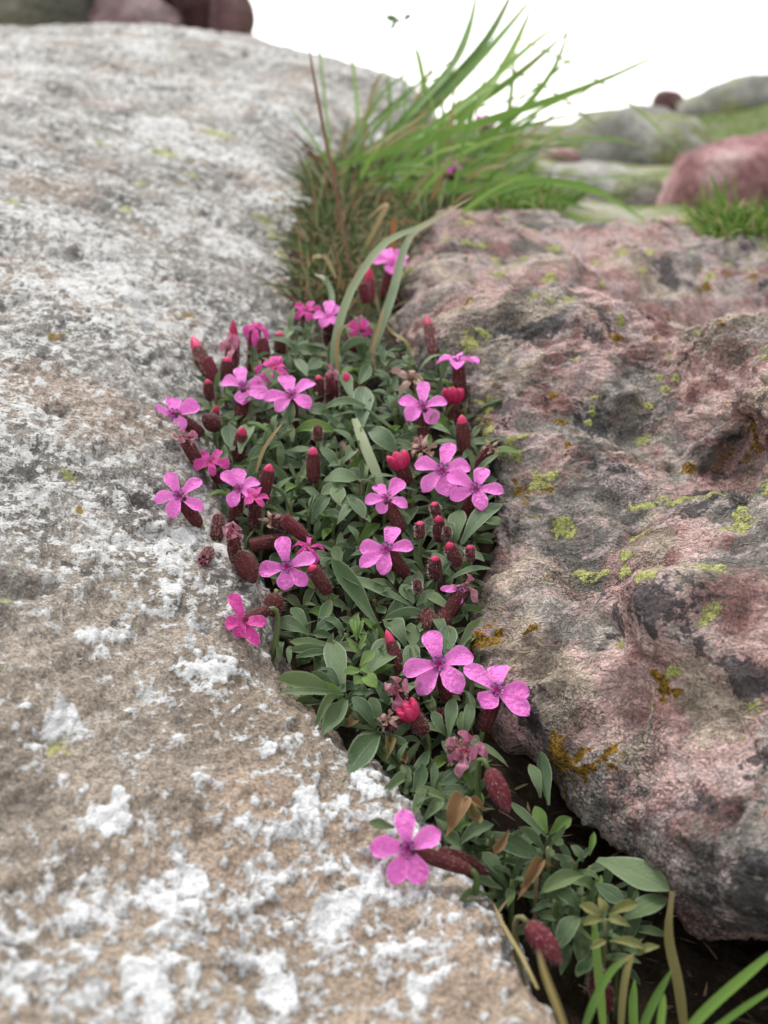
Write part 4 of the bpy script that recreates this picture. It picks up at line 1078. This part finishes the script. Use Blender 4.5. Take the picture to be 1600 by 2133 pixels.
# ------------------------------------------------------------------ leafy plants with leaves seen one by one
H = hand_plant
H('leaf_rosette', 'flat rosette of broad dark leaves spread on the tan rock', (720, 1445), [(712,1440,574,1418,46),(716,1446,580,1442,22),(705,1440,648,1400,26),(708,1432,664,1392,38),(716,1442,690,1328,48),(712,1452,656,1514,24),(722,1458,672,1528,40),(735,1445,770,1440,20)])
H('leaf_rosette', 'rosette with one leaf bitten at the tip, lying on the tan rock', (786, 1522), [(782,1518,734,1448,32),(778,1520,680,1504,20),(790,1528,716,1620,52,TORN),(776,1530,740,1546,16),(796,1515,770,1450,26),(800,1524,850,1560,24)])
H('budding_shoot', 'bright yellow green shoot with a cluster of pale buds', (754, 1412), [(752,1396,716,1402,24),(750,1388,780,1356,24),(757,1408,784,1428,30),(754,1410,738,1424,24),(752,1392,770,1398,18),(748,1366,726,1340,10),(746,1350,764,1318,10),(744,1352,722,1328,9),(742,1332,732,1286,14),(744,1332,756,1290,14),(743,1334,744,1278,15),(746,1360,762,1338,10)], BRIGHT, back=-.004)
H('leafy_shoot', 'shoot with hairy stem leading to the ragged magenta flower', (648, 1320), [(644,1320,572,1290,32),(642,1316,606,1262,24),(654,1318,702,1288,30),(660,1312,690,1250,26),(650,1322,690,1324,20)])
H('leafy_shoot', 'layered narrow leaves lying over the edge of the tan rock', (700, 1350), [(698,1344,602,1338,28),(698,1352,598,1354,20),(700,1358,616,1368,20),(592,1338,580,1372,15),(606,1345,602,1380,12)])
H('leafy_shoot', 'upright oval leaves standing behind the largest flower', (868, 1352), [(846,1348,812,1286,38),(862,1352,856,1298,32),(930,1374,936,1300,38),(955,1352,1002,1292,32),(765,1404,828,1332,58),(860,1352,900,1330,20),(842,1390,868,1340,34)])
H('leafy_shoot', 'plant bearing the longest leaf, which droops across the cushion', (858, 1262), [(854,1260,708,1196,30),(788,1308,690,1168,38),(708,1182,696,1138,24),(862,1256,836,1216,30),(864,1252,872,1190,26),(868,1262,905,1228,22)])
H('leafy_shoot', 'plant with a big blunt leaf pressed on the rough boulder', (960, 1130), [(962,1132,1044,1040,46),(950,1128,958,1060,40),(945,1130,925,1085,30),(955,1138,1010,1172,22),(940,1200,900,1150,28),(930,1212,1030,1180,22)])
H('leafy_shoot', 'upright narrow leaves under the two neighbouring large flowers', (940, 1536), [(935,1534,944,1452,28),(965,1534,980,1458,24),(925,1530,900,1480,22),(975,1540,1000,1545,22),(958,1528,962,1480,18)])
H('leafy_shoot', 'small oval leaves on the tan rock above the palest flower', (878, 1660), [(862,1658,884,1594,30),(902,1648,906,1586,17),(915,1636,968,1608,28),(915,1650,972,1646,28),(860,1682,902,1662,22),(880,1712,924,1664,24),(842,1646,800,1644,20),(822,1724,768,1712,24),(850,1630,838,1590,20),(890,1640,862,1700,22)])
H('leafy_shoot', 'dark oval leaves between the palest flower and the dry brown leaves', (1000, 1775), [(955,1762,1028,1712,32),(965,1766,922,1732,30),(1050,1832,1006,1772,28),(1046,1852,986,1828,20),(1034,1866,950,1884,30),(1130,1792,1032,1744,42),(1128,1800,1100,1762,26),(940,1715,905,1690,20)])
H('leafy_shoot', 'plant with the broadest leaf, in the dark gap under the rough boulder', (1230, 1805), [(1244,1790,1396,1852,66),(1300,1915,1392,1866,44),(1216,1822,1128,1856,38),(1206,1895,1160,1848,32),(1208,1912,1160,1970,38),(1240,1840,1300,1880,34),(1215,1795,1190,1760,22),(1228,1782,1238,1732,14,BRIGHT[0])])
H('leafy_shoot', 'fresh green pair of leaves over a tall narrow leaf in the dark gap', (1142, 1742), [(1140,1736,1114,1678,28,BRIGHT[0]),(1146,1736,1190,1702,28,BRIGHT[1]),(1142,1678,1124,1566,28),(1126,1662,1104,1588,24),(1150,1745,1175,1760,18),(1138,1742,1060,1668,20)])
H('yellowing_shoot', 'pale yellowing leaves in the dark gap by the grass blades', (1262, 1915), [(1255,1905,1208,1884,24),(1262,1902,1248,1870,20),(1268,1905,1330,1880,26),(1265,1915,1310,1925,20),(1258,1915,1215,1925,22),(1270,1960,1345,1975,22),(1262,1960,1230,1975,16),(1330,1990,1372,1968,18)], YELLOWL, back=-.002)
H('leafy_shoot', 'broad rounded leaves beside the bud with the pointed pink tip', (486, 935), [(484,938,478,886,40),(500,945,522,880,34),(470,930,452,985,28),(515,960,552,930,26)])
H('leafy_shoot', 'long leaves crossing behind the middle of the cushion', (760, 862), [(660,862,776,846,30),(752,900,760,800,44),(770,898,822,936,40),(735,840,716,776,26),(690,862,640,850,26),(748,800,770,760,26)])
H('leafy_shoot', 'pair of tapering leaves by the slim dark bud', (610, 740), [(600,736,668,726,30),(596,742,560,752,24),(640,770,668,748,28),(612,748,640,782,22)])
H('leafy_shoot', 'leaves fanning out below the rim flower of the cushion', (700, 1010), [(676,1000,746,992,40),(716,1006,668,1030,26),(700,1020,724,1062,24),(690,1030,650,1076,24),(720,1030,760,1080,30),(700,1005,706,1050,32)])
H('dry_leaves', 'shrivelled light brown dead leaves hanging in front of the dark gap', (972, 1660), [(970,1662,930,1730,44,DRYL[0]),(974,1662,1000,1728,28,DRYL[1]),(970,1660,952,1700,22,DRYL[2]),(978,1664,1012,1690,18,DRYL[2])], DRYL, back=-.006, cat='dead leaves')
H('dry_leaves', 'long folded brown dead leaf beside the fresh green pair', (1118, 1800), [(1130,1792,1082,1862,26,DRYL[0]),(1060,1730,1022,1790,20,DRYL[1]),(1110,1815,1150,1800,16,DRYL[2])], DRYL, back=-.005, cat='dead leaves')
H('dry_leaves', 'dark crumpled dead leaves under the rosette with the bitten leaf', (815, 1545), [(812,1535,806,1580,22,DRYL[2]),(830,1545,848,1600,18,DRYL[1]),(740,1500,722,1512,22,DRYL[0])], DRYL, cat='dead leaves')

# ------------------------------------------------------------------ the rest of the cushion: leafy shoots
POLY = [(600,690),(700,715),(800,700),(880,745),(955,800),(985,900),(1005,950),(1010,1060),(975,1150),(985,1200),(960,1290),(985,1340),(985,1420),(950,1490),(985,1540),(985,1620),(980,1690),(1060,1750),(1180,1770),(1260,1830),(1320,1900),(1300,1990),(1200,1960),(1120,1880),(1010,1850),(950,1760),(850,1665),(800,1560),(720,1490),(650,1440),(615,1350),(600,1310),(640,1262),(560,1195),(490,1140),(460,1050),(470,960),(435,860),(450,800),(500,765)]
def inside(x, y):
    c = False; j = len(POLY) - 1
    for i in range(len(POLY)):
        (xi, yi), (xj, yj) = POLY[i], POLY[j]
        if (yi > y) != (yj > y) and x < (xj - xi) * (y - yi) / (yj - yi) + xi: c = not c
        j = i
    return c
r4 = random.Random(21); pts = []
for _ in range(8000):
    x, y = r4.uniform(400, 1340), r4.uniform(680, 2000)
    gap = 36 + (y - 700) * .012
    if inside(x, y) and all((x - a) ** 2 + (y - b) ** 2 > gap * gap for a, b in pts): pts.append((x, y))
REFS = [(Vector(o.location), o['label']) for o in COL.objects if o.parent is None and o.get('category') in ('flower', 'bud', 'seed capsule', 'plant')]
used = set()
def relation(p):
    out = []
    for q, l in sorted(REFS, key=lambda q: (q[0] - p).length):
        d = p - q
        rel = 'behind' if d.y > abs(d.x) else ('in front of' if -d.y > abs(d.x) else 'beside')
        t = f'leafy shoot {rel} the {l}'
        if len(t.split()) <= 16: out.append(t)
        if len(out) == 3: break
    best = next((t for t in out if t not in used), out[0]); used.add(best)
    return best
def near_tube(x, y):
    for (ax_, ay), (bx, by) in TUBES:
        t = max(0, min(1, ((x - ax_) * (bx - ax_) + (y - ay) * (by - ay)) / ((bx - ax_) ** 2 + (by - ay) ** 2 + 1e-6)))
        if math.hypot(x - ax_ - t * (bx - ax_), y - ay - t * (by - ay)) < 34: return True
    return False
for x, y in pts:
    top = at(x, y, canopy(x, y, r4.uniform(.006, .016) + (.008 if near_tube(x, y) else 0), .002)); f = foot_of(top)
    lab = relation(f); root = empty('leafy_shoot', f); tag(root, lab, 'plant', 'leafy shoots of the cushion')
    k = depth_of(top) / .36
    ax = (UPW + Vector((r4.uniform(-.4, .4), r4.uniform(-.75, .05), 0))).normalized()
    h = max((top - f).length, .002)
    tube('stem', bez(f - Vector((0, 0, .001)), (f + top) / 2, top, 4), [.0008] * 4, MAT['stem'], root, 5)
    a0 = r4.uniform(0, 6.28); n_p = 3 if h < .006 else 4
    x1 = ax.orthogonal().normalized(); y1 = ax.cross(x1)
    for p in range(n_p):
        for sgn in (0, math.pi):
            if r4.random() < .08: continue
            a = a0 + p * 1.571 + sgn + r4.uniform(-.35, .35)
            d = x1 * math.cos(a) + y1 * math.sin(a)
            el = (.10, .30, .60, 1.0)[p + 4 - n_p] + r4.uniform(-.15, .2)
            L = (.0142, .0140, .0112, .0068)[p + 4 - n_p] * r4.uniform(.75, 1.3) * (1 + (k - 1) * .5)
            o_ = top - ax * min((n_p - 1 - p) * .0028, h * .9)
            inst('leaf', r4.choice(LEAVES if r4.random() > .06 else BRIGHT), root, frame(o_, d + ax * el, ax * 1.0 - d * el, L * r4.uniform(.20, .30), L, L * .9))

# ------------------------------------------------------------------ grasses
def ribbon(pts, width, seg_norm=None, tip=.08, fold=.25):
    V, F, U = [], [], []; n = len(pts)
    for j, p in enumerate(pts):
        p = Vector(p); t = (Vector(pts[min(j + 1, n - 1)]) - Vector(pts[max(j - 1, 0)])).normalized()
        z = Vector(seg_norm or (.15, -.7, .7)); z = (z - t * z.dot(t)).normalized(); x = t.cross(z)
        v = j / (n - 1); w = width * .5 * (min(1, .55 + v * 2.2) if v < .5 else max(tip, math.cos((v - .5) * math.pi) ** .7 if v < 1 else tip))
        V += [p - x * w + z * w * fold, p, p + x * w + z * w * fold]; U += [(0, v), (.5, v), (1, v)]
    for j in range(n - 1):
        a = j * 3; F += [(a, a + 1, a + 4, a + 3), (a + 1, a + 2, a + 5, a + 4)]
    return V, F, U
def spline(P, n):
    P = [Vector(p) for p in P]
    if len(P) == 2: return [P[0].lerp(P[1], i / (n - 1)) for i in range(n)]
    Q = [P[0] * 2 - P[1]] + P + [P[-1] * 2 - P[-2]]; out = []
    for i in range(n):
        s = i / (n - 1) * (len(P) - 1); k = min(int(s), len(P) - 2); t = s - k; a, b, c, d = Q[k:k + 4]
        out.append(.5 * ((2 * b) + (c - a) * t + (2 * a - 5 * b + 4 * c - d) * t * t + (3 * b - a - 3 * c + d) * t ** 3))
    return out
def blade(root, pxs, width, mat, norm=None, n=12, name='blade', tip=.08):
    V, F, U = ribbon(spline([at(*p) for p in pxs], n), width, norm, tip)
    return mesh_obj(name, [v - root.location for v in V], F, MAT[mat], root, True, U)
def single(name, label, pxs, width, mat, cat='grass blade', norm=None, group=None, n=14, tip=.08):
    p0 = at(*pxs[0])
    V, F, U = ribbon(spline([at(*p) for p in pxs], n), width, norm, tip)
    o = mesh_obj(name, [v - p0 for v in V], F, MAT[mat], None, True, U); o.location = p0
    return tag(o, label, cat, group)

tr = at(800, 385, .90); tuft = empty('grass_tuft', drop(tr, .05))
tag(tuft, 'tall fresh green grass tuft bending over behind the crevice against the sky', 'grass tuft')
MAJ = [([(720,350,.86),(860,290,.86),(1000,190,.87),(1100,100,.88),(1195,28,.90)],.0075),([(740,345,.88),(900,270,.90),(1060,170,.92),(1190,60,.95)],.008),
 ([(760,340,.9),(860,230,.9),(960,110,.92),(1000,-40,.95)],.009),([(780,330,.92),(900,210,.92),(1010,90,.93),(1080,-40,.95)],.010),([(800,330,.95),(930,200,.95),(1040,80,.96),(1130,-30,.98)],.009),
 ([(700,345,.84),(850,305,.84),(1020,250,.85),(1200,190,.87),(1370,118,.89)],.0075),([(720,360,.86),(900,330,.85),(1050,260,.86),(1150,150,.88),(1195,25,.9)],.006),
 ([(960,350,.88),(1080,255,.88),(1200,195,.9),(1350,125,.92),(1460,85,.94)],.004),([(1040,360,.92),(1050,300,.92),(1065,190,.93),(1075,90,.95)],.005),([(1055,370,.9),(1060,290,.9),(1062,200,.9)],.006),
 ([(720,370,.84),(880,355,.82),(1060,370,.82),(1240,400,.84),(1360,470,.87)],.0075),([(760,385,.83),(900,385,.81),(1080,400,.82),(1240,440,.86)],.008),([(800,395,.82),(950,395,.80),(1100,410,.82),(1180,425,.84)],.006),
 ([(740,340,.9),(745,260,.9),(740,180,.92),(717,-20,.95)],.0035),([(870,250,1.0),(885,200,1.0),(872,120,1.02),(862,95,1.02)],.006),([(810,280,.96),(812,200,.97),(808,150,.98)],.004),
 ([(850,300,.95),(920,180,.95),(965,90,.96),(985,20,.97)],.008),([(900,320,.9),(1000,210,.9),(1065,110,.92),(1115,0,.94)],.008),([(880,300,.93),(980,230,.93),(1090,200,.94),(1180,130,.95),(1260,60,.97),(1365,0,1.0)],.0028),
 ([(1030,130,.92),(1150,190,.93),(1240,260,.95),(1330,330,1.0)],.0028),([(1080,80,.92),(1200,140,.94),(1330,230,.97),(1430,330,1.0)],.003),([(1000,380,.84),(1080,350,.84),(1170,270,.86)],.006),([(740,330,.9),(820,290,.92),(800,220,.94)],.004),
 ([(690,330,.86),(680,240,.88),(660,60,.92),(640,-20,.94)],.0025),([(700,320,.88),(730,300,.88),(775,220,.9),(805,160,.92)],.003),([(735,-20,.9),(770,40,.9),(810,85,.92)],.0025),([(880,90,1.0),(900,60,1.0),(950,-20,1.02)],.002)]
for P_, w_ in MAJ: blade(tuft, P_, w_ * .9, 'grass' if rnd.random() > .15 else 'dull_grass', (rnd.uniform(-.4, .4), -.8, .5), n=14)
rg = random.Random(31)
for k in range(130):
    bx, by = rg.uniform(690, 1020), rg.uniform(330, 445)
    dep = float(np.interp(by, [330, 450], [.95, .78])) + rg.uniform(-.03, .05)
    b = at(bx, by, min(dep, hit_depth(bx, by) - .004)); L = rg.uniform(.05, .15) * (1.3 if rg.random() < .3 else .8)
    d = Vector((rg.gauss(.55, .45), rg.gauss(-.05, .3), rg.uniform(.5, 1.0))).normalized(); sag = rg.uniform(.1, .55) * L
    P_ = []
    for i in range(6):
        t = i / 5; P_.append(b + d * L * t + Vector((.25 * sag, 0, -sag)) * t * t)
    V, Fc, U = ribbon(P_, rg.uniform(.0014, .0036), (rg.uniform(-.6, .6), -.8, .5))
    mesh_obj('blade', [v - tuft.location for v in V], Fc, MAT[rg.choice(('grass', 'grass', 'grass', 'grass', 'dull_grass', 'dry_grass'))], tuft, True, U)

# fine thatch and dead blades filling the top of the crevice, too fine to count
def stuff_blades(name, label, cat, n, area, mat, lmin, lmax, wid, seed, up=.9, bias=(0, 0, 0)):
    r = random.Random(seed); V, F, U = [], [], []
    for _ in range(n):
        x, y = area(r); hd = hit_depth(x, y)
        if hd > 8: continue
        b = at(x, y, hd + .002); L = r.uniform(lmin, lmax) * min(max(hd / .6, .6), 2.2)
        d = (Vector((r.gauss(0, .5), r.gauss(0, .5), up * r.uniform(.4, 1.1))) + Vector(bias)).normalized(); s = r.uniform(.0, .6) * L
        P_ = [b + d * L * t + Vector((d.x * .4, d.y * .4, -1)) * s * t * t for t in (0, .35, .7, 1.0)]
        v, f, _u = ribbon(P_, wid * r.uniform(.6, 1.4) * min(max(hd / .6, .6), 2.2), (r.uniform(-.6, .6), -.8, .5), .15)
        q = len(V); V += v; F += [tuple(i + q for i in ff) for ff in f]; c = r.random(); U += [(c, .5)] * len(v)
    o = mesh_obj(name, V, F, MAT[mat], None, True, U)
    return tag(o, label, cat, None, 'stuff')
def thatch_area(r):
    y = r.triangular(300, 690, 470)
    lo = float(np.interp(y, [300, 350, 450, 560, 690], [690, 655, 660, 640, 610])); hi = float(np.interp(y, [300, 380, 450, 520, 690], [1000, 1080, 900, 850, 800]))
    return r.uniform(lo, hi), y
stuff_blades('thatch', 'fine green and brown thatch of short grass filling the top of the crevice', 'grass', 2600, thatch_area, 'thatch', .014, .040, .0011, 41)
stuff_blades('meadow_grass', 'meadow grass among the stones behind the boulders', 'grass', 1500, lambda r: r.choice((lambda: (r.uniform(1450, 1640), r.uniform(225, 310)), lambda: (r.uniform(1460, 1640), r.uniform(450, 500)), lambda: (r.uniform(980, 1200), r.uniform(395, 440)), lambda: (r.uniform(960, 1120), r.uniform(300, 420))))(), 'meadow', .010, .026, .0016, 42)
stuff_blades('litter', 'dark scraps of dead leaf and stem on the soil of the crevice', 'litter', 900, lambda r: (lambda y: (r.uniform(float(np.interp(y, [700, 1200, 1600, 2133], [560, 560, 780, 1200])), float(np.interp(y, [700, 1200, 1600, 2133], [830, 960, 1050, 1640]))), y))(r.uniform(700, 2133)), 'litter', .004, .014, .0012, 43, .25)

S = single
S('dry_stem', 'dark red brown grass stem standing upright against the pale boulder', [(738,600,.60),(722,520,.60),(700,400,.60),(672,260,.605),(652,150,.61),(642,84,.615)], .0021, 'red_blade', 'grass stem', n=18)
S('pale_grass', 'long pale grass blade arching over from the middle of the cushion', [(692,768,.462),(700,700,.465),(734,600,.475),(800,508,.49),(880,470,.51),(985,410,.54)], .0036, 'dull_grass')
S('pale_grass', 'second long pale grass blade, running up behind the thatch flower', [(764,760,.466),(790,690,.472),(818,610,.485),(850,500,.52),(905,462,.55)], .0040, 'dull_grass')
S('brown_blade', 'thin brown curled grass blade beside the red bud under the thatch', [(706,790,.46),(702,740,.46),(708,690,.46),(732,672,.462)], .0016, 'dry_grass')
S('brown_blade', 'thin tan grass blade hugging the second long pale blade', [(782,772,.462),(776,730,.462),(790,680,.466),(800,640,.47)], .0016, 'dry_grass')
S('brown_blade', 'yellow brown grass blade hooking down by the rough boulder', [(855,760,.47),(848,715,.47),(815,690,.475),(790,650,.48)], .0017, 'gold_grass')
S('brown_blade', 'short curled straw in the thatch beside the pale boulder', [(690,650,.55),(690,610,.56),(675,580,.565),(655,572,.57)], .003, 'dull_grass')
S('brown_blade', 'orange brown dead grass blade standing in the thatch', [(812,590,.60),(816,530,.60),(820,470,.60),(818,450,.60)], .0035, 'rust_blade')
S('brown_blade', 'dry straw arched over the thatch toward the rough boulder', [(740,560,.64),(780,480,.63),(806,425,.63),(760,460,.64)], .0028, 'dry_grass')
S('brown_blade', 'hooked tan straw tip at the pale boulder in the thatch', [(700,580,.60),(680,540,.60),(655,535,.60),(640,560,.60)], .0026, 'dry_grass')
S('thin_straw', 'thin grey straw bent over the leaves in the cushion', [(534,985,.392),(548,940,.390),(570,905,.390),(590,880,.392)], .0013, 'dry_grass')
S('pale_grass', 'pale flat grass blade lying down into the middle leaves', [(738,872,.412),(760,930,.402),(785,990,.395),(800,1030,.392)], .0040, 'dull_grass')
S('dark_runner', 'dark purplish creeping stem crossing the middle leaves', [(712,920,.415),(735,960,.408),(770,1005,.402)], .0022, 'red_blade', 'stem')
S('golden_blade', 'stiff tan and gold grass blade standing in the dark gap', [(1428,2170,.252),(1412,2050,.255),(1392,1950,.258),(1400,1856,.26)], .0026, 'gold_grass', tip=.5)
S('green_blade', 'straight green grass blade behind the yellowing leaves', [(1258,2160,.250),(1248,2050,.255),(1240,1960,.258),(1236,1890,.26)], .0022, 'grass')
S('green_blade', 'green grass blade curving up to meet the yellowing leaves', [(1210,2160,.235),(1240,2080,.238),(1275,2020,.242),(1322,1985,.246)], .0018, 'grass')
S('golden_blade', 'thin golden grass blade between two green ones in the dark gap', [(1292,2160,.24),(1296,2080,.243),(1306,2020,.246),(1322,1985,.25)], .0017, 'gold_grass')
S('green_blade', 'broad green grass blade slanting up to the lip of the rough boulder', [(1410,2170,.225),(1480,2095,.228),(1560,2025,.232),(1650,1950,.236)], .0022, 'grass')
S('green_blade', 'narrow green grass blade slanting low across the dark soil', [(1440,2180,.225),(1540,2105,.23),(1640,2040,.235)], .0014, 'grass')
S('green_blade', 'green grass blade leaning on the stiff golden one', [(1330,2160,.24),(1360,2090,.245),(1400,2018,.25)], .0020, 'grass')
S('green_blade', 'short light green blade at the foot of the stiff golden one', [(1372,2170,.235),(1378,2110,.238),(1384,2070,.24)], .0018, 'grass')
S('green_blade', 'short yellowish green blade deep in the dark gap', [(1322,2170,.25),(1318,2100,.255),(1322,2040,.26)], .0022, 'grass')
S('yellow_stem', 'thin yellow green stem running down over the edge of the tan rock', [(1120,2060,.226),(1085,1990,.236),(1050,1930,.246),(1026,1878,.256)], .0009, 'gold_grass', 'grass stem')
S('olive_blade', 'blurred olive grass blade rising at the edge of the tan rock', [(1190,2190,.195),(1165,2110,.196),(1135,2030,.198),(1120,1975,.20)], .0013, 'gold_grass')
S('seed_stalk', 'hair thin stalk with two tiny leaves swaying against the sky', [(846,330,.97),(842,200,.97),(836,110,.98),(838,40,.98)], .0020, 'dull_grass', 'grass stem')
sl = bpy.data.objects[[o.name for o in bpy.data.objects if o.name.startswith('seed_stalk')][-1]]
for (bx, by, tx, ty, w_) in ((838,46,802,34,16),(838,44,858,30,12),(828,44,812,62,10)):
    b_, t_ = at(bx, by, .98), at(tx, ty, .98)
    inst('leaf', LEAVES[1], sl, frame(b_, t_ - b_, (0.1, -1, .3), w_ / FPX * .98, (t_ - b_).length, .01))

# a pebble on the tan rock and a few more in the soil
def pebble(px, py, wpx, label, seed):
    import bmesh
    h = cast(CAM, ray(px, py)); c = h[1]; r_ = wpx / 2 / FPX * depth_of(c)
    bm = bmesh.new(); bmesh.ops.create_icosphere(bm, subdivisions=3, radius=1)
    for v in bm.verts:
        n_ = float(fbm(np.array([v.co[:]]) * 1.2 + seed * 5, 2)[0]) * .25
        v.co = Vector((v.co.x * r_, v.co.y * r_ * .8, v.co.z * r_ * .62)) * (1 + n_)
    me = bpy.data.meshes.new('pebble'); bm.to_mesh(me); bm.free(); me.materials.append(MAT['pebble'])
    me.polygons.foreach_set('use_smooth', [True] * len(me.polygons))
    o = bpy.data.objects.new('pebble', me); o.location = c + Vector((0, 0, r_ * .35)); COL.objects.link(o)
    tag(o, label, 'pebble')
pebble(810, 1613, 24, 'tiny grey and white pebble on the tan rock below the dead leaves', 1)
pebble(792, 1570, 18, 'tiny brownish pebble beside the bitten leaf', 2)
pebble(965, 1640, 20, 'tiny pale pebble among the small oval leaves', 3)
